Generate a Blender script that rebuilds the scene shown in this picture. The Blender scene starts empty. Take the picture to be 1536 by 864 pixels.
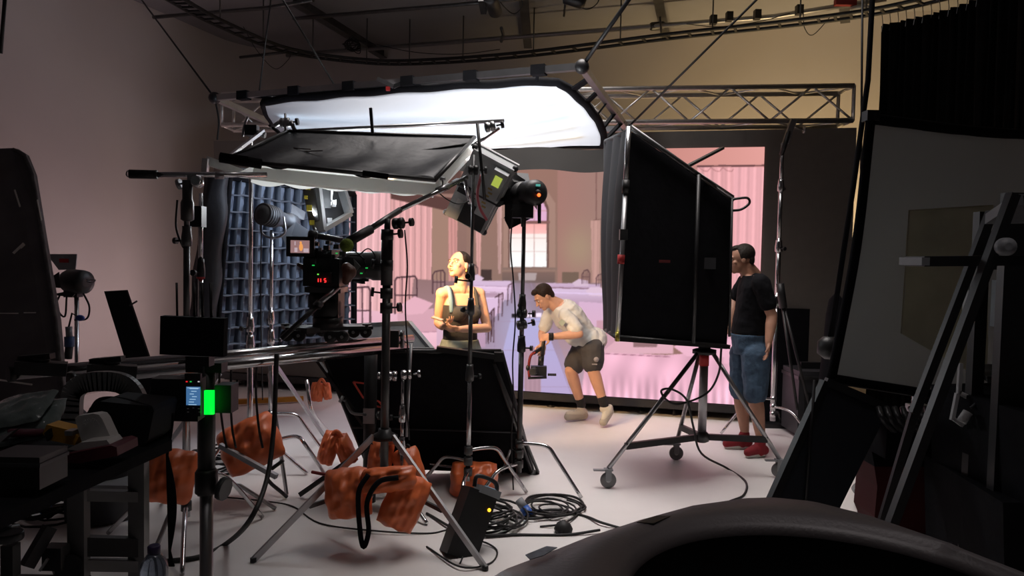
import bpy, math, random
import numpy as np
from mathutils import Vector as V3, Matrix
random.seed(7)
C = bpy.context.scene.collection
PI = math.pi
# ---------------- camera ----------------
F = 1110.0; CAM = V3((0, 0, 1.6)); TH = math.atan(47 / F); RO = math.radians(1.15)
fw = V3((0, math.cos(TH), -math.sin(TH))); r0 = V3((1, 0, 0)); u0 = r0.cross(fw)
rt = r0 * math.cos(RO) + u0 * math.sin(RO); up = u0 * math.cos(RO) - r0 * math.sin(RO)
cd = bpy.data.cameras.new('camera'); cam = bpy.data.objects.new('camera', cd); C.objects.link(cam)
cd.sensor_width = 36; cd.lens = 36 * F / 1536; cd.clip_start = .05
cam.matrix_world = Matrix.Translation(CAM) @ Matrix((rt, up, -fw)).transposed().to_4x4()
bpy.context.scene.camera = cam
# ---------------- light and exposure ----------------
sc = bpy.context.scene
sc.view_settings.view_transform = 'Standard'; sc.view_settings.look = 'None'
sc.view_settings.gamma = 1; sc.view_settings.exposure = 0; sc.view_settings.use_curve_mapping = False
w = bpy.data.worlds.new('studio'); sc.world = w; w.use_nodes = True
w.node_tree.nodes['Background'].inputs[0].default_value = (.80, .78, .80, 1)
w.node_tree.nodes['Background'].inputs[1].default_value = .018
def lamp(name, kind, loc, aim, power, col, size=(.3, .3), spot=60, blend=.5):
    l = bpy.data.lights.new(name, kind); l.energy = power; l.color = col
    if kind == 'AREA': l.shape = 'RECTANGLE'; l.size, l.size_y = size
    if kind == 'SPOT': l.spot_size = math.radians(spot); l.spot_blend = blend; l.shadow_soft_size = size[0]
    o = bpy.data.objects.new(name, l); C.objects.link(o); o.location = loc
    o.rotation_euler = (V3(aim) - V3(loc)).to_track_quat('-Z', 'Y').to_euler()
    return o
def ray(px, py): return fw + rt * ((px - 768) / F) + up * ((432 - py) / F)
def P(px, py, Y):
    d = ray(px, py); return CAM + d * (Y / d.y)
def PZ(px, py, z=0.0):
    d = ray(px, py); return CAM + d * ((z - CAM.z) / d.z)
# key on the actress; spot from the hard panel lamp at the left
lamp('key_bounce', 'AREA', P(520, 290, 4.85), P(690, 440, 5.9), 8.5, (1, .60, .27), (.7, .3)).data.spread = math.radians(42)  # area lamp added to imitate warm bounce off the white cloth
lamp('key_spot', 'SPOT', P(530, 318, 5.15), P(690, 450, 5.9), 60, (1, .58, .24), (.10, .10), 30, .8)
# unseen area lamp put behind the video wall for the cyclorama's warm glow
lamp('cyclorama_lamp', 'AREA', (2.9, 8.4, .3), (3.6, 9.7, 3.1), 66, (1, .72, .36), (3.0, .2)).data.spread = math.radians(95)
lamp('panel_lamp_light', 'AREA', P(728, 283, 5.16), P(728, 283, 5.14) + V3((.225, .83, .445)), 14, (.95, .97, 1), (.24, .44))
lamp('hard_lamp_light', 'AREA', P(492, 296, 5.42), P(500, 240, 4.9), 24, (.90, .96, 1), (.25, .3))
lamp('grid_fill_light', 'AREA', P(495, 300, 5.7), P(420, 400, 6.6), 9, (.70, .82, 1), (.3, .4))  # bluish fill added to brighten the grid softbox, belongs to no fixture
lamp('crew_area_fill', 'AREA', (.5, 1.3, 4.4), (.5, 1.5, 0), 3.2, (1, .9, .9), (2.2, .8)).data.spread = math.radians(60)  # dim unseen fill added over the crew area for up-facing surfaces
# unseen overhead fill added above the set, out of frame, to brighten the floor
lamp('overhead_fill', 'AREA', (.2, 5.9, 4.5), (.3, 6.0, 0), 78, (1, .93, .90), (3.6, 2.2)).data.spread = math.radians(75)
# pink fill added behind the grid softbox, imitating screen glow on the left cyclorama
lamp('wall_wash', 'AREA', (-3.0, 8.3, .5), (-5.2, 8.2, 2.2), 23, (1, .73, .74), (1.2, .4))
# ---------------- materials ----------------
MC = {}
def mat(name, col, rough=.6, metal=0., noise=.08, scale=12., bump=.0, bscale=60., emit=None, es=0., trans=0., alpha=1., coat=0., wave=None, sheen=0., spec=.5):
    if name in MC: return MC[name]
    m = bpy.data.materials.new(name); m.use_nodes = True; nt = m.node_tree; N = nt.nodes; L = nt.links
    b = N['Principled BSDF']; b.inputs['Roughness'].default_value = rough; b.inputs['Metallic'].default_value = metal
    b.inputs['Specular IOR Level'].default_value = spec
    b.inputs['Coat Weight'].default_value = coat; b.inputs['Transmission Weight'].default_value = trans; b.inputs['Alpha'].default_value = alpha
    b.inputs['Sheen Weight'].default_value = sheen
    tc = N.new('ShaderNodeTexCoord'); n = N.new('ShaderNodeTexNoise'); n.inputs['Scale'].default_value = scale; n.inputs['Detail'].default_value = 5
    L.new(tc.outputs['Object'], n.inputs['Vector'])
    mx = N.new('ShaderNodeMix'); mx.data_type = 'RGBA'
    mx.inputs['A'].default_value = (*[max(0, c * (1 - noise * 2)) for c in col], 1)
    mx.inputs['B'].default_value = (*[min(1, c * (1 + noise * 2)) for c in col], 1)
    L.new(n.outputs['Fac'], mx.inputs['Factor']); L.new(mx.outputs['Result'], b.inputs['Base Color'])
    if bump:
        n2 = N.new('ShaderNodeTexNoise'); n2.inputs['Scale'].default_value = bscale; n2.inputs['Detail'].default_value = 4
        L.new(tc.outputs['Object'], n2.inputs['Vector'])
        bp = N.new('ShaderNodeBump'); bp.inputs['Strength'].default_value = bump; bp.inputs['Distance'].default_value = .01
        L.new(n2.outputs['Fac'], bp.inputs['Height']); L.new(bp.outputs['Normal'], b.inputs['Normal'])
    if emit: b.inputs['Emission Color'].default_value = (*emit, 1); b.inputs['Emission Strength'].default_value = es
    MC[name] = m; return m
def fabric(name, col, t=.5, rough=.9):     # cloth that light passes through
    if name in MC: return MC[name]
    m = bpy.data.materials.new(name); m.use_nodes = True; nt = m.node_tree; N = nt.nodes; L = nt.links
    N.remove(N['Principled BSDF']); o = N['Material Output']
    d = N.new('ShaderNodeBsdfDiffuse'); tr = N.new('ShaderNodeBsdfTranslucent'); mx = N.new('ShaderNodeMixShader')
    nz = N.new('ShaderNodeTexNoise'); nz.inputs['Scale'].default_value = 3; tc = N.new('ShaderNodeTexCoord'); L.new(tc.outputs['Object'], nz.inputs[0])
    c = N.new('ShaderNodeMix'); c.data_type = 'RGBA'; c.inputs['A'].default_value = (*[x * .94 for x in col], 1); c.inputs['B'].default_value = (*[min(1, x * 1.05) for x in col], 1)
    L.new(nz.outputs['Fac'], c.inputs['Factor'])
    L.new(c.outputs['Result'], d.inputs[0]); L.new(c.outputs['Result'], tr.inputs[0])
    mx.inputs[0].default_value = t; L.new(d.outputs[0], mx.inputs[1]); L.new(tr.outputs[0], mx.inputs[2]); L.new(mx.outputs[0], o.inputs[0])
    MC[name] = m; return m
def glow(name, col, s=1.): return mat(name, (0, 0, 0), emit=col, es=s, noise=0)
M = dict(
 floor=mat('painted_floor', (.78, .745, .73), .5, noise=.05, scale=2.2, bump=.05, bscale=30),
 wall=mat('cyclorama_paint', (.56, .515, .50), .85, noise=.03, scale=1.5),
 ceil=mat('ceiling_paint', (.24, .235, .25), .9, noise=.06, scale=2),
 black=mat('black_paint', (.012, .012, .013), .45, noise=.2), matte=mat('black_cloth', (.007, .007, .009), .9, noise=.25, bump=.3, bscale=25, spec=.15),
 silk=mat('black_silk', (.009, .011, .015), .42, noise=.4, scale=5, bump=.9, bscale=6, spec=.32), rubber=mat('black_rubber', (.010, .010, .010), .6, noise=.2),
 chrome=mat('chrome', (.62, .62, .63), .2, 1, noise=.03), steel=mat('brushed_steel', (.42, .42, .43), .38, 1, noise=.1),
 alu=mat('truss_aluminium', (.75, .73, .70), .45, 1, noise=.08, scale=30), dsteel=mat('dark_steel', (.10, .10, .10), .4, .8, noise=.2),
 grey=mat('grey_plastic', (.24, .25, .265), .5, noise=.1), dgrey=mat('charcoal_plastic', (.035, .036, .04), .5, noise=.15), lgrey=mat('light_grey_plastic', (.5, .5, .5), .5),
 orange=mat('orange_vinyl', (.85, .17, .055), .38, noise=.18, scale=14, bump=.28, bscale=8), dred=mat('red_webbing', (.22, .02, .02), .8),
 yellow=mat('yellow_plastic', (.55, .27, .02), .5), white=mat('white_plastic', (.75, .74, .72), .5), green=mat('green_tennis_felt', (.13, .19, .02), .95, noise=.3, scale=80, bump=.4, bscale=200),
 red=mat('red_tape', (.45, .02, .02), .6), blue=mat('blue_plastic', (.02, .11, .45), .4), clear=mat('clear_plastic', (.55, .6, .6), .15, trans=.75, spec=.6), wood=mat('dark_wood_grip', (.10, .035, .02), .45),
 skin=mat('skin', (.60, .33, .22), .5, noise=.06, scale=20), skin2=mat('tanned_skin', (.50, .26, .17), .5, noise=.07, scale=20), hair=mat('dark_hair', (.025, .015, .010), .45, noise=.3, scale=60, bump=.6, bscale=120, spec=.15), hair2=mat('greying_hair', (.028, .022, .018), .5, noise=.5, scale=60, bump=.6, bscale=120, spec=.15),
 eyew=mat('eye_white', (.8, .78, .75), .2), eyed=mat('eye_iris', (.04, .02, .01), .15), lip=mat('lips', (.5, .16, .13), .4), nail=mat('nail', (.7, .42, .35), .3),
 tank=mat('charcoal_knit', (.028, .026, .028), .85, bump=.2), denim=mat('blue_denim', (.055, .10, .16), .85, noise=.3, scale=25, bump=.3, bscale=90), denimd=mat('faded_pale_denim', (.30, .34, .30), .85, noise=.2, scale=25),
 tee=mat('white_cotton', (.66, .65, .61), .9, noise=.04, bump=.35, bscale=9), teeb=mat('black_cotton', (.006, .006, .008), .9, spec=.2, bump=.3, bscale=9), shorts=mat('dark_grey_cotton', (.055, .052, .055), .9, bump=.3, bscale=10),
 shoe=mat('cream_shoe', (.60, .56, .47), .7), shoer=mat('red_mesh_shoe', (.24, .012, .02), .8, noise=.2), sole=mat('pale_sole', (.6, .57, .52), .6), sock=mat('black_sock', (.015, .015, .017), .9),
 board=mat('scuffed_black_board', (.13, .115, .118), .8, noise=.4, scale=3), scuff=mat('pale_scuffs', (.8, .74, .7), .9), shell=mat('moulded_black_plastic', (.075, .066, .067), .45, noise=.12, scale=5, bump=.08, bscale=200),
 redbag=mat('dark_red_bag', (.08, .004, .006), .8), screenborder=mat('led_cabinet', (.13, .115, .10), .55, noise=.06),
 muslin=fabric('white_diffusion_silk', (.60, .655, .73), .48), skirt=fabric('grey_skirt_cloth', (.10, .092, .085), .05), diff=fabric('grey_diffusion_cloth', (.29, .305, .295), .25),
 gridcloth=fabric('blue_grey_diffuser', (.36, .41, .52), .3), slat=mat('grid_slat_cloth', (.10, .115, .145), .85), gel=mat('amber_gel', (.62, .58, .34), .25, noise=.3, scale=3, alpha=.75),
)
# ---------------- mesh builder ----------------
def axes(d, upv=V3((0, 0, 1))):
    d = V3(d).normalized()
    if abs(d.dot(upv)) > .98: upv = V3((0, 1, 0))
    s = d.cross(upv).normalized(); return s, d, s.cross(d)
def sm(pts, n=6):
    pts = [V3(p) for p in pts]; out = []
    q = [pts[0] * 2 - pts[1]] + pts + [pts[-1] * 2 - pts[-2]]
    for i in range(1, len(q) - 2):
        a, b, c, d = q[i - 1:i + 3]
        for k in range(n):
            t = k / n; out.append(.5 * ((2 * b) + (c - a) * t + (2 * a - 5 * b + 4 * c - d) * t * t + (3 * b - a - 3 * c + d) * t ** 3))
    return out + [pts[-1]]
class B:
    def __init__(s): s.v = []; s.f = []; s.m = []
    def _add(s, vs, fs, smooth):
        o = len(s.v); s.v += [V3(v) for v in vs]
        for f in fs: s.f.append([i + o for i in f]); s.m.append(smooth)
        return s
    def box(s, c, size, R=None):
        c = V3(c); x, y, z = [a / 2 for a in size]; R = R or Matrix.Identity(3); vs = []
        for k in (-1, 1):
            for j in (-1, 1):
                for i in (-1, 1): vs.append(c + R @ V3((i * x, j * y, k * z)))
        return s._add(vs, [(0, 2, 3, 1), (4, 5, 7, 6), (0, 1, 5, 4), (2, 6, 7, 3), (0, 4, 6, 2), (1, 3, 7, 5)], False)
    def bar(s, p, q, w, h, upv=V3((0, 0, 1))):
        p, q = V3(p), V3(q); a, d, c = axes(q - p, upv)
        return s.box((p + q) / 2, (w, (q - p).length, h), Matrix((a, d, c)).transposed())
    def tube(s, pts, r, n=10, cap=True):
        pts = [V3(p) for p in pts]; rs = r if isinstance(r, (list, tuple)) else [r] * len(pts); vs = []; fs = []
        d0 = (pts[1] - pts[0]).normalized(); a = axes(d0)[0]
        for i, p in enumerate(pts):
            d = (pts[min(i + 1, len(pts) - 1)] - pts[max(i - 1, 0)]).normalized()
            a = (a - d * a.dot(d)).normalized(); b = d.cross(a)
            for k in range(n):
                t = 2 * PI * k / n; vs.append(p + (a * math.cos(t) + b * math.sin(t)) * rs[i])
        for i in range(len(pts) - 1):
            for k in range(n):
                k2 = (k + 1) % n; fs.append((i * n + k, i * n + k2, (i + 1) * n + k2, (i + 1) * n + k))
        s._add(vs, fs, True)
        if cap:
            o = len(s.v) - len(vs); s.f.append([o + n - 1 - k for k in range(n)]); s.m.append(False)
            e = len(s.v) - n; s.f.append([e + k for k in range(n)]); s.m.append(False)
        return s
    def cyl(s, p, q, r, r2=None, n=12): return s.tube([p, q], [r, r if r2 is None else r2], n)
    def ell(s, c, rad, R=None, nu=20, nv=12):
        c = V3(c); R = R or Matrix.Identity(3); vs = [c + R @ V3((0, 0, -rad[2]))]; fs = []
        for j in range(1, nv):
            t = -PI / 2 + PI * j / nv
            for i in range(nu):
                p = 2 * PI * i / nu; vs.append(c + R @ V3((rad[0] * math.cos(t) * math.cos(p), rad[1] * math.cos(t) * math.sin(p), rad[2] * math.sin(t))))
        vs.append(c + R @ V3((0, 0, rad[2]))); T = len(vs) - 1
        for i in range(nu):
            i2 = (i + 1) % nu; fs.append((0, 1 + i2, 1 + i)); fs.append((T, T - nu + i, T - nu + i2))
            for j in range(nv - 2): a = 1 + j * nu; fs.append((a + i, a + i2, a + nu + i2, a + nu + i))
        return s._add(vs, fs, True)
    def cap(s, p, q, r1, r2=None, n=14):      # tapered capsule
        r2 = r1 if r2 is None else r2; p, q = V3(p), V3(q); s.tube([p, q], [r1, r2], n)
        s.ell(p, (r1,) * 3, nu=n, nv=8); s.ell(q, (r2,) * 3, nu=n, nv=8); return s
    def chain(s, pts, rs, n=14):
        for i in range(len(pts) - 1): s.cap(pts[i], pts[i + 1], rs[i], rs[i + 1], n)
        return s
    def lathe(s, c, axis, prof, n=20):
        a, d, b = axes(axis); c = V3(c); vs = []; fs = []
        for r, h in prof:
            for k in range(n): t = 2 * PI * k / n; vs.append(c + d * h + (a * math.cos(t) + b * math.sin(t)) * max(r, 1e-4))
        for i in range(len(prof) - 1):
            for k in range(n): k2 = (k + 1) % n; fs.append((i * n + k2, i * n + k, (i + 1) * n + k, (i + 1) * n + k2))
        s._add(vs, fs, True); o = len(s.v) - len(vs)
        s.f.append([o + k for k in range(n)]); s.m.append(False); e = len(s.v) - n; s.f.append([e + n - 1 - k for k in range(n)]); s.m.append(False)
        return s
    def prism(s, pts, off, smooth=False):
        pts = [V3(p) for p in pts]; off = V3(off); n = len(pts)
        return s._add(pts + [p + off for p in pts], [list(range(n)), [n + n - 1 - i for i in range(n)]] + [(i, i + n, (i + 1) % n + n, (i + 1) % n) for i in range(n)], smooth)
    def grid(s, fn, nu, nv, th=None):
        vs = [V3(fn(i / nu, j / nv)) for j in range(nv + 1) for i in range(nu + 1)]; W = nu + 1
        fs = [(j * W + i, j * W + i + 1, (j + 1) * W + i + 1, (j + 1) * W + i) for j in range(nv) for i in range(nu)]
        if th is None: return s._add(vs, fs, True)
        th = V3(th); n = len(vs); fs2 = [tuple(reversed([k + n for k in f])) for f in fs]
        rim = [i for i in range(W)] + [j * W + nu for j in range(1, nv + 1)] + [nv * W + i for i in range(nu - 1, -1, -1)] + [j * W for j in range(nv - 1, 0, -1)]
        rf = [(rim[k], rim[k] + n, rim[(k + 1) % len(rim)] + n, rim[(k + 1) % len(rim)]) for k in range(len(rim))]
        return s._add(vs + [v + th for v in vs], fs + fs2 + rf, True)
    def build(s, name, m, parent=None, vox=None, smooth_it=6, wr=0):
        if isinstance(m, str): m = M[m]
        if parent is None: xs = [v.x for v in s.v]; ys = [v.y for v in s.v]; o = V3(((min(xs) + max(xs)) / 2, (min(ys) + max(ys)) / 2, min(v.z for v in s.v)))
        else:
            r = parent
            while r.parent: r = r.parent
            o = r.location.copy()
        me = bpy.data.meshes.new(name); me.from_pydata([v - o for v in s.v], [], s.f); me.update()
        me.polygons.foreach_set('use_smooth', s.m); me.materials.append(m)
        ob = bpy.data.objects.new(name, me); C.objects.link(ob)
        if parent is None: ob.location = o
        else: ob.parent = parent
        if vox:
            md = ob.modifiers.new('join', 'REMESH'); md.mode = 'VOXEL'; md.voxel_size = vox; md.use_smooth_shade = True
            m2 = ob.modifiers.new('soften', 'SMOOTH'); m2.factor = .5; m2.iterations = smooth_it
            if wr:
                tx = bpy.data.textures.new('folds', 'CLOUDS'); tx.noise_scale = .09; tx.noise_depth = 2; md = ob.modifiers.new('folds', 'DISPLACE'); md.texture = tx; md.strength = wr; md.mid_level = .5
        return ob
def tag(o, label, cat, group=None, kind=None):
    if label: o['label'] = label
    if cat: o['category'] = cat
    if group: o['group'] = group
    if kind: o['kind'] = kind
    return o
def thing(name, label, cat, loc, group=None):
    o = bpy.data.objects.new(name, None); o.empty_display_size = .1; C.objects.link(o); o.location = V3(loc); return tag(o, label, cat, group)
def struct(o): o['kind'] = 'structure'; return o
def stuff(o): o['kind'] = 'stuff'; return o
# ---------------- the studio shell ----------------
struct(B().box((0, 4, -.05), (22, 20, .1)).build('floor', 'floor'))
wd = V3((.958, -.284, 0)); wn = V3((.284, .958, 0))       # along the back wall, and away from the camera
K = V3((-4.0, 11.7, 0)); ZC = 4.65
def cyc(pts2, name, cove=.45):
    # sweep a floor cove + wall up the path; pts2 = [(point, inward normal)]
    prof = [(cove * (1 - math.sin(a)), cove * (1 - math.cos(a))) for a in [i * PI / 2 / 8 for i in range(9)]] + [(0, ZC + .1)]
    prof = [(a, b + .002) for a, b in prof]
    n = len(pts2); m = len(prof); b = B()
    vs = [p + nn * a + V3((0, 0, h)) for p, nn in pts2 for a, h in prof]
    vs2 = [p - nn * .08 + V3((0, 0, h)) for p, nn in pts2 for a, h in prof]
    fs = [(i * m + j, i * m + j + 1, (i + 1) * m + j + 1, (i + 1) * m + j) for i in range(n - 1) for j in range(m - 1)]
    b._add(vs, fs, True); b._add(vs2, fs, True)
    return struct(b.build(name, 'wall'))
R = 1.0; cc = K + wd * R - wn * R; path = []
path.append((K - wn * 14, wd.copy()))
for i in range(13):
    t = PI / 2 * i / 12; d = -wd * math.cos(t) + wn * math.sin(t); path.append((cc + d * R, -d))
cyc(path[:8], 'wall_left'); path2 = path[7:] + [(K + wd * 12, -wn)]; cyc(path2, 'wall_back')
struct(B().box((8.1, 2.5, 2.4), (.1, 17, 4.8)).build('wall_right', 'wall'))
struct(B().box((0, 4, ZC + .06), (22, 20, .1)).build('ceiling', 'ceil'))
# dark gap strip along the top of the left wall
a0 = PZ(175, 0, ZC - .05); a1 = PZ(390, 90, ZC - .05)
st = B().bar(a0 - (a1 - a0) * .6, a1, .05, .09).build('trim_1', 'black'); struct(st)
# roof beams and pipes
def pipe(pts, r, m, label, name='ceiling_pipe', cat='pipe', group=None):
    return tag(B().tube(pts, r, 10).build(name, m), label, cat, group)
zc = 4.38
pipe([PZ(430, 83, zc), PZ(1160, 25, zc), PZ(1330, -2, zc)], .028, 'steel', 'long grey scaffold pipe hung under the ceiling, from the cable bundle to the right edge')
pipe([PZ(230, 26, zc), PZ(400, 12, zc), PZ(470, 0, zc)], .022, 'dsteel', 'short thin ceiling pipe above the left end of the curved track')
pipe([PZ(440, 28, zc), PZ(700, 6, zc), PZ(790, -3, zc)], .022, 'dsteel', 'thin ceiling pipe running above the coiled cable bundle')
pipe([PZ(360, 86, zc), PZ(430, 78, zc)], .02, 'dsteel', 'very short pipe stub left of the ceiling cable bundle')
def beam(p, q, label):
    p, q = V3(p), V3(q); t = thing('ceiling_beam', label, 'beam', (p + q) / 2, 'steel ceiling beams')
    B().bar(p, q, .11, .014).build('flange', 'dsteel', t); B().bar(p + V3((0, 0, .06)), q + V3((0, 0, .06)), .012, .11).build('web', 'dsteel', t)
beam(PZ(440, 5, 4.5), PZ(580, 90, 4.5), 'diagonal steel ceiling beam passing above the coiled cable bundle')
beam(PZ(985, -10, 4.5), PZ(1000, 60, 4.5), 'steel ceiling beam crossing above the middle of the pipe')
beam(PZ(785, -8, 4.5), PZ(792, 72, 4.5), 'faint steel ceiling beam right of the hanging black spotlight')
beam(PZ(1265, -8, 4.5), PZ(1268, 34, 4.5), 'steel ceiling beam near the top of the thick rope')
# curved curtain track
tp = [(225, -25), (265, 0), (330, 35), (430, 75), (550, 92), (650, 92), (800, 80), (1000, 55), (1200, 33), (1350, 10), (1560, -45)]
t = thing('curtain_track', 'curved black double curtain track hung below the ceiling', 'curtain track', PZ(650, 92, 4.1))
ctr = sm([PZ(x, y, 4.1) for x, y in tp], 6)
for k, (dz, dn) in enumerate([(0, -.09), (0, .09)]):
    pts = []
    for i, p in enumerate(ctr):
        d = (ctr[min(i + 1, len(ctr) - 1)] - ctr[max(i - 1, 0)]).normalized(); n = V3((-d.y, d.x, 0)); pts.append(p + n * dn)
    B().tube(pts, .02, 8).build('rail', 'black', t)
for i in range(2, len(ctr) - 2, 1):
    d = (ctr[i + 1] - ctr[i - 1]).normalized(); n = V3((-d.y, d.x, 0)); B().bar(ctr[i] - n * .11, ctr[i] + n * .11, .025, .02).build('cross_tie', 'black', t)
    if i % 4 == 0: B().cyl(ctr[i], V3((ctr[i].x, ctr[i].y, ZC)), .008, n=6).build('hanger_rod', 'dsteel', t)
# black pleated curtain at the right
c0 = sm([PZ(1322, 48, 3.92), PZ(1430, 22, 3.92), PZ(1560, -30, 3.92), PZ(1640, -70, 3.92)], 8)
def along(ps, u):
    k = u * (len(ps) - 1); i = min(int(k), len(ps) - 2); return ps[i].lerp(ps[i + 1], k - i)
def cur(u, v):
    p = along(c0, u); d = (c0[-1] - c0[0]).normalized(); n = V3((-d.y, d.x, 0))
    ph = u * 2 * PI * 26; a = .045 * (1 - .3 * v); return V3((p.x, p.y, 3.95 * (1 - v) + .03)) + n * a * (math.sin(ph) + .3 * math.sin(2.3 * ph + 3 * v)) + d * .012 * math.sin(ph * .5 + 5 * v)
t = thing('black_curtain', 'tall black pleated curtain hanging from the curved track at the right', 'curtain', (c0[0].x, c0[0].y, 0))
B().grid(cur, 320, 10, (0, .006, 0)).build('cloth', mat('curtain_velvet', (.006, .006, .006), .9, noise=.3, spec=.1), t)
for k in range(27):
    p = along(c0, k / 26); B().tube([p + V3((0, 0, .0)), p + V3((.012, 0, .08)), p + V3((0, 0, .17))], .004, 6).build('curtain_hook', 'steel', t)
# ---------------- things up at the ceiling ----------------
t = thing('hanging_spotlight', 'black tubular spotlight clamped under the ceiling at top centre', 'spotlight', PZ(752, 42, 4.3))
q = PZ(752, 42, 4.25); q2 = PZ(735, -5, 4.2)
B().lathe(q2, q - q2, [(.05, 0), (.075, .02), (.075, .5), (.055, .56)]).build('housing', 'black', t)
B().tube([q, PZ(755, 52, 4.25), PZ(752, 62, 4.28)], .02, 8).build('clamp', 'dsteel', t)
B().bar(PZ(722, -4, 4.28), PZ(726, 16, 4.2), .06, .1).build('barn_door', 'black', t)
B().tube(sm([PZ(742, -6, 4.3), PZ(768, 20, 4.2), PZ(783, 10, 4.2), PZ(782, -6, 4.3)]), .006, 6).build('power_cable', 'rubber', t)
t = thing('hanging_lamp', 'small dark lamp with dangling cable under the ceiling, right of the tubular spotlight', 'spotlight', PZ(855, 2, 4.3))
B().lathe(PZ(845, -6, 4.3), (1, 0, -.3), [(.03, 0), (.07, .02), (.07, .2), (.04, .24)]).build('housing', 'black', t)
B().tube(sm([PZ(862, 5, 4.25), PZ(880, 14, 4.2), PZ(895, 6, 4.2), PZ(900, -6, 4.3)]), .006, 6).build('power_cable', 'rubber', t)
B().cyl(PZ(848, 4, 4.25), PZ(846, 24, 4.2), .012).build('handle', 'black', t)
t = thing('hanging_dome', 'small grey dome lamp under the ceiling beside the thick rope', 'lamp', PZ(1290, 14, 4.3))
B().lathe(PZ(1290, 10, 4.3), (0, 0, -1), [(.02, 0), (.10, .01), (.09, .05), (.02, .09)]).build('dome', 'lgrey', t)
B().box(PZ(1268, 4, 4.34), (.22, .06, .06)).build('bracket', 'dred', t)
def coil(name, label, cat, c, n, rad, m='rubber', tilt=.3, r=.006, parent=None):
    b = B(); c = V3(c)
    for k in range(n):
        pts = []; ph = random.random() * 6; rr = rad * random.uniform(.6, 1.05); nx = V3((random.uniform(-tilt, tilt), random.uniform(-tilt, tilt), 1)).normalized(); a, _, bb = axes(nx)
        off = V3((random.uniform(-.3, .3) * rad, random.uniform(-.3, .3) * rad, 0))
        for i in range(19): g = ph + i / 18 * 2 * PI; pts.append(c + off + a * math.cos(g) * rr + bb * math.sin(g) * rr * random.uniform(.94, 1.0))
        b.tube(pts, r, 6)
    o = b.build(name, m, parent)
    if parent is None: tag(o, label, cat)
    return o
coil('coiled_cable', 'dark tangled cable bundle tied to the ceiling pipe', 'cable', PZ(530, 68, 4.3), 9, .13, tilt=1.5)
for k, (x, y) in enumerate([(1070, 30), (1094, 25), (1136, 22), (1199, 15)]):
    b = B().box(PZ(x, y, 4.37), (.07, .08, .10)); tag(b.build('pipe_clamp', 'black'), ['leftmost of the four small black clamps on the ceiling pipe, the largest', 'small black clamp on the ceiling pipe, second of four from the left', 'small black clamp on the ceiling pipe, third of four from the left', 'rightmost of the four small black clamps on the ceiling pipe'][k], 'clamp', 'black clamps on the ceiling pipe')
t = thing('pipe_junction', 'steel pipe coupler with hanging bracket on the ceiling pipe above the truss', 'clamp', PZ(987, 40, 4.36))
B().lathe(PZ(975, 40, 4.38), (1, 0, .1), [(.04, 0), (.05, .02), (.05, .16), (.04, .18)]).build('collar', 'dsteel', t); B().cyl(PZ(990, 25, 4.45), PZ(993, 62, 4.2), .012).build('stem', 'dsteel', t)
# sagging ceiling wires
def wire(pts, r, label, m='rubber', name='cable', cat='cable', n=7): return tag(B().tube(sm(pts, n), r, 6).build(name, m), label, cat)
wire([PZ(535, 60, 4.38), PZ(620, 78, 4.25), PZ(690, 81, 4.25), PZ(750, 74, 4.3)], .005, 'thin sagging wire right of the ceiling cable bundle')
wire([PZ(1030, 36, 4.36), PZ(1080, 40, 4.25), PZ(1140, 32, 4.25), PZ(1185, 20, 4.34)], .005, 'thin wire sagging beneath the clamps of the ceiling pipe')
wire([PZ(365, 40, 4.36), PZ(385, 75, 4.1), PZ(412, 103, 3.9), PZ(432, 90, 4.0), PZ(437, 78, 4.2)], .004, 'thin looping wire hanging down from the left of the curved track')
wire([PZ(1205, 20, 4.3), PZ(1207, 42, 4.15), PZ(1220, 52, 4.1), PZ(1250, 20, 4.3)], .005, 'short wire loop hanging from the ceiling pipe left of the thick rope')
# ropes
def rope(p, q, r, label):
    p, q = V3(p), V3(q); return tag(B().tube([p, p.lerp(q, .5) , q], r, 7).build('rope', 'black'), label, 'rope')
FL = P(322, 147, 6.75); FR = P(873, 100, 5.45)           # near corners of the overhead frame
BR = P(940, 193, 6.9); BL = P(470, 213, 7.95)
rope(FL, PZ(190, -30, 4.6), .009, 'black rope slanting from the left corner of the overhead frame to the ceiling')
rope(FR, P(985, -60, 5.0), .016, 'thick black rope from the front right corner of the overhead frame up to the ceiling')
rope(BR, P(1190, -55, 6.0), .010, 'black rope from the rear right corner of the overhead frame slanting up right')
e1 = FL.lerp(FR, (402 - 322) / 551); rope(e1, P(414, -60, 6.4), .007, 'thin vertical black rope holding the left part of the overhead frame')
e1 = FL.lerp(FR, .38); rope(e1, P(400, -40, 5.9), .008, 'black rope slanting up left from the middle of the overhead frame')
rope(P(1, 80, 3.2), P(12, -60, 3.2), .008, 'black rope at the top left corner of the view')
wire([FL, P(328, 180, 6.75), P(326, 210, 6.75)], .008, 'loose rope end dangling from the left corner of the overhead frame', name='rope', cat='rope')
t = thing('hoist_rope', 'thick black hoist rope in front of the right part of the dark wall', 'rope', P(1245, 520, 4.3))
B().tube([P(1310, -30, 4.3), P(1302, 120, 4.3), P(1280, 280, 4.3), P(1243, 525, 4.3)], .016, 8).build('strand', 'matte', t)
B().lathe(P(1243, 505, 4.3), (0, 0, -1), [(.03, 0), (.06, .03), (.06, .1), (.02, .13)]).build('pulley', 'black', t)
rope(P(1294, -30, 4.6), P(1291, 330, 4.6), .007, 'thin black rope hanging just behind the thick hoist rope')
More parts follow.
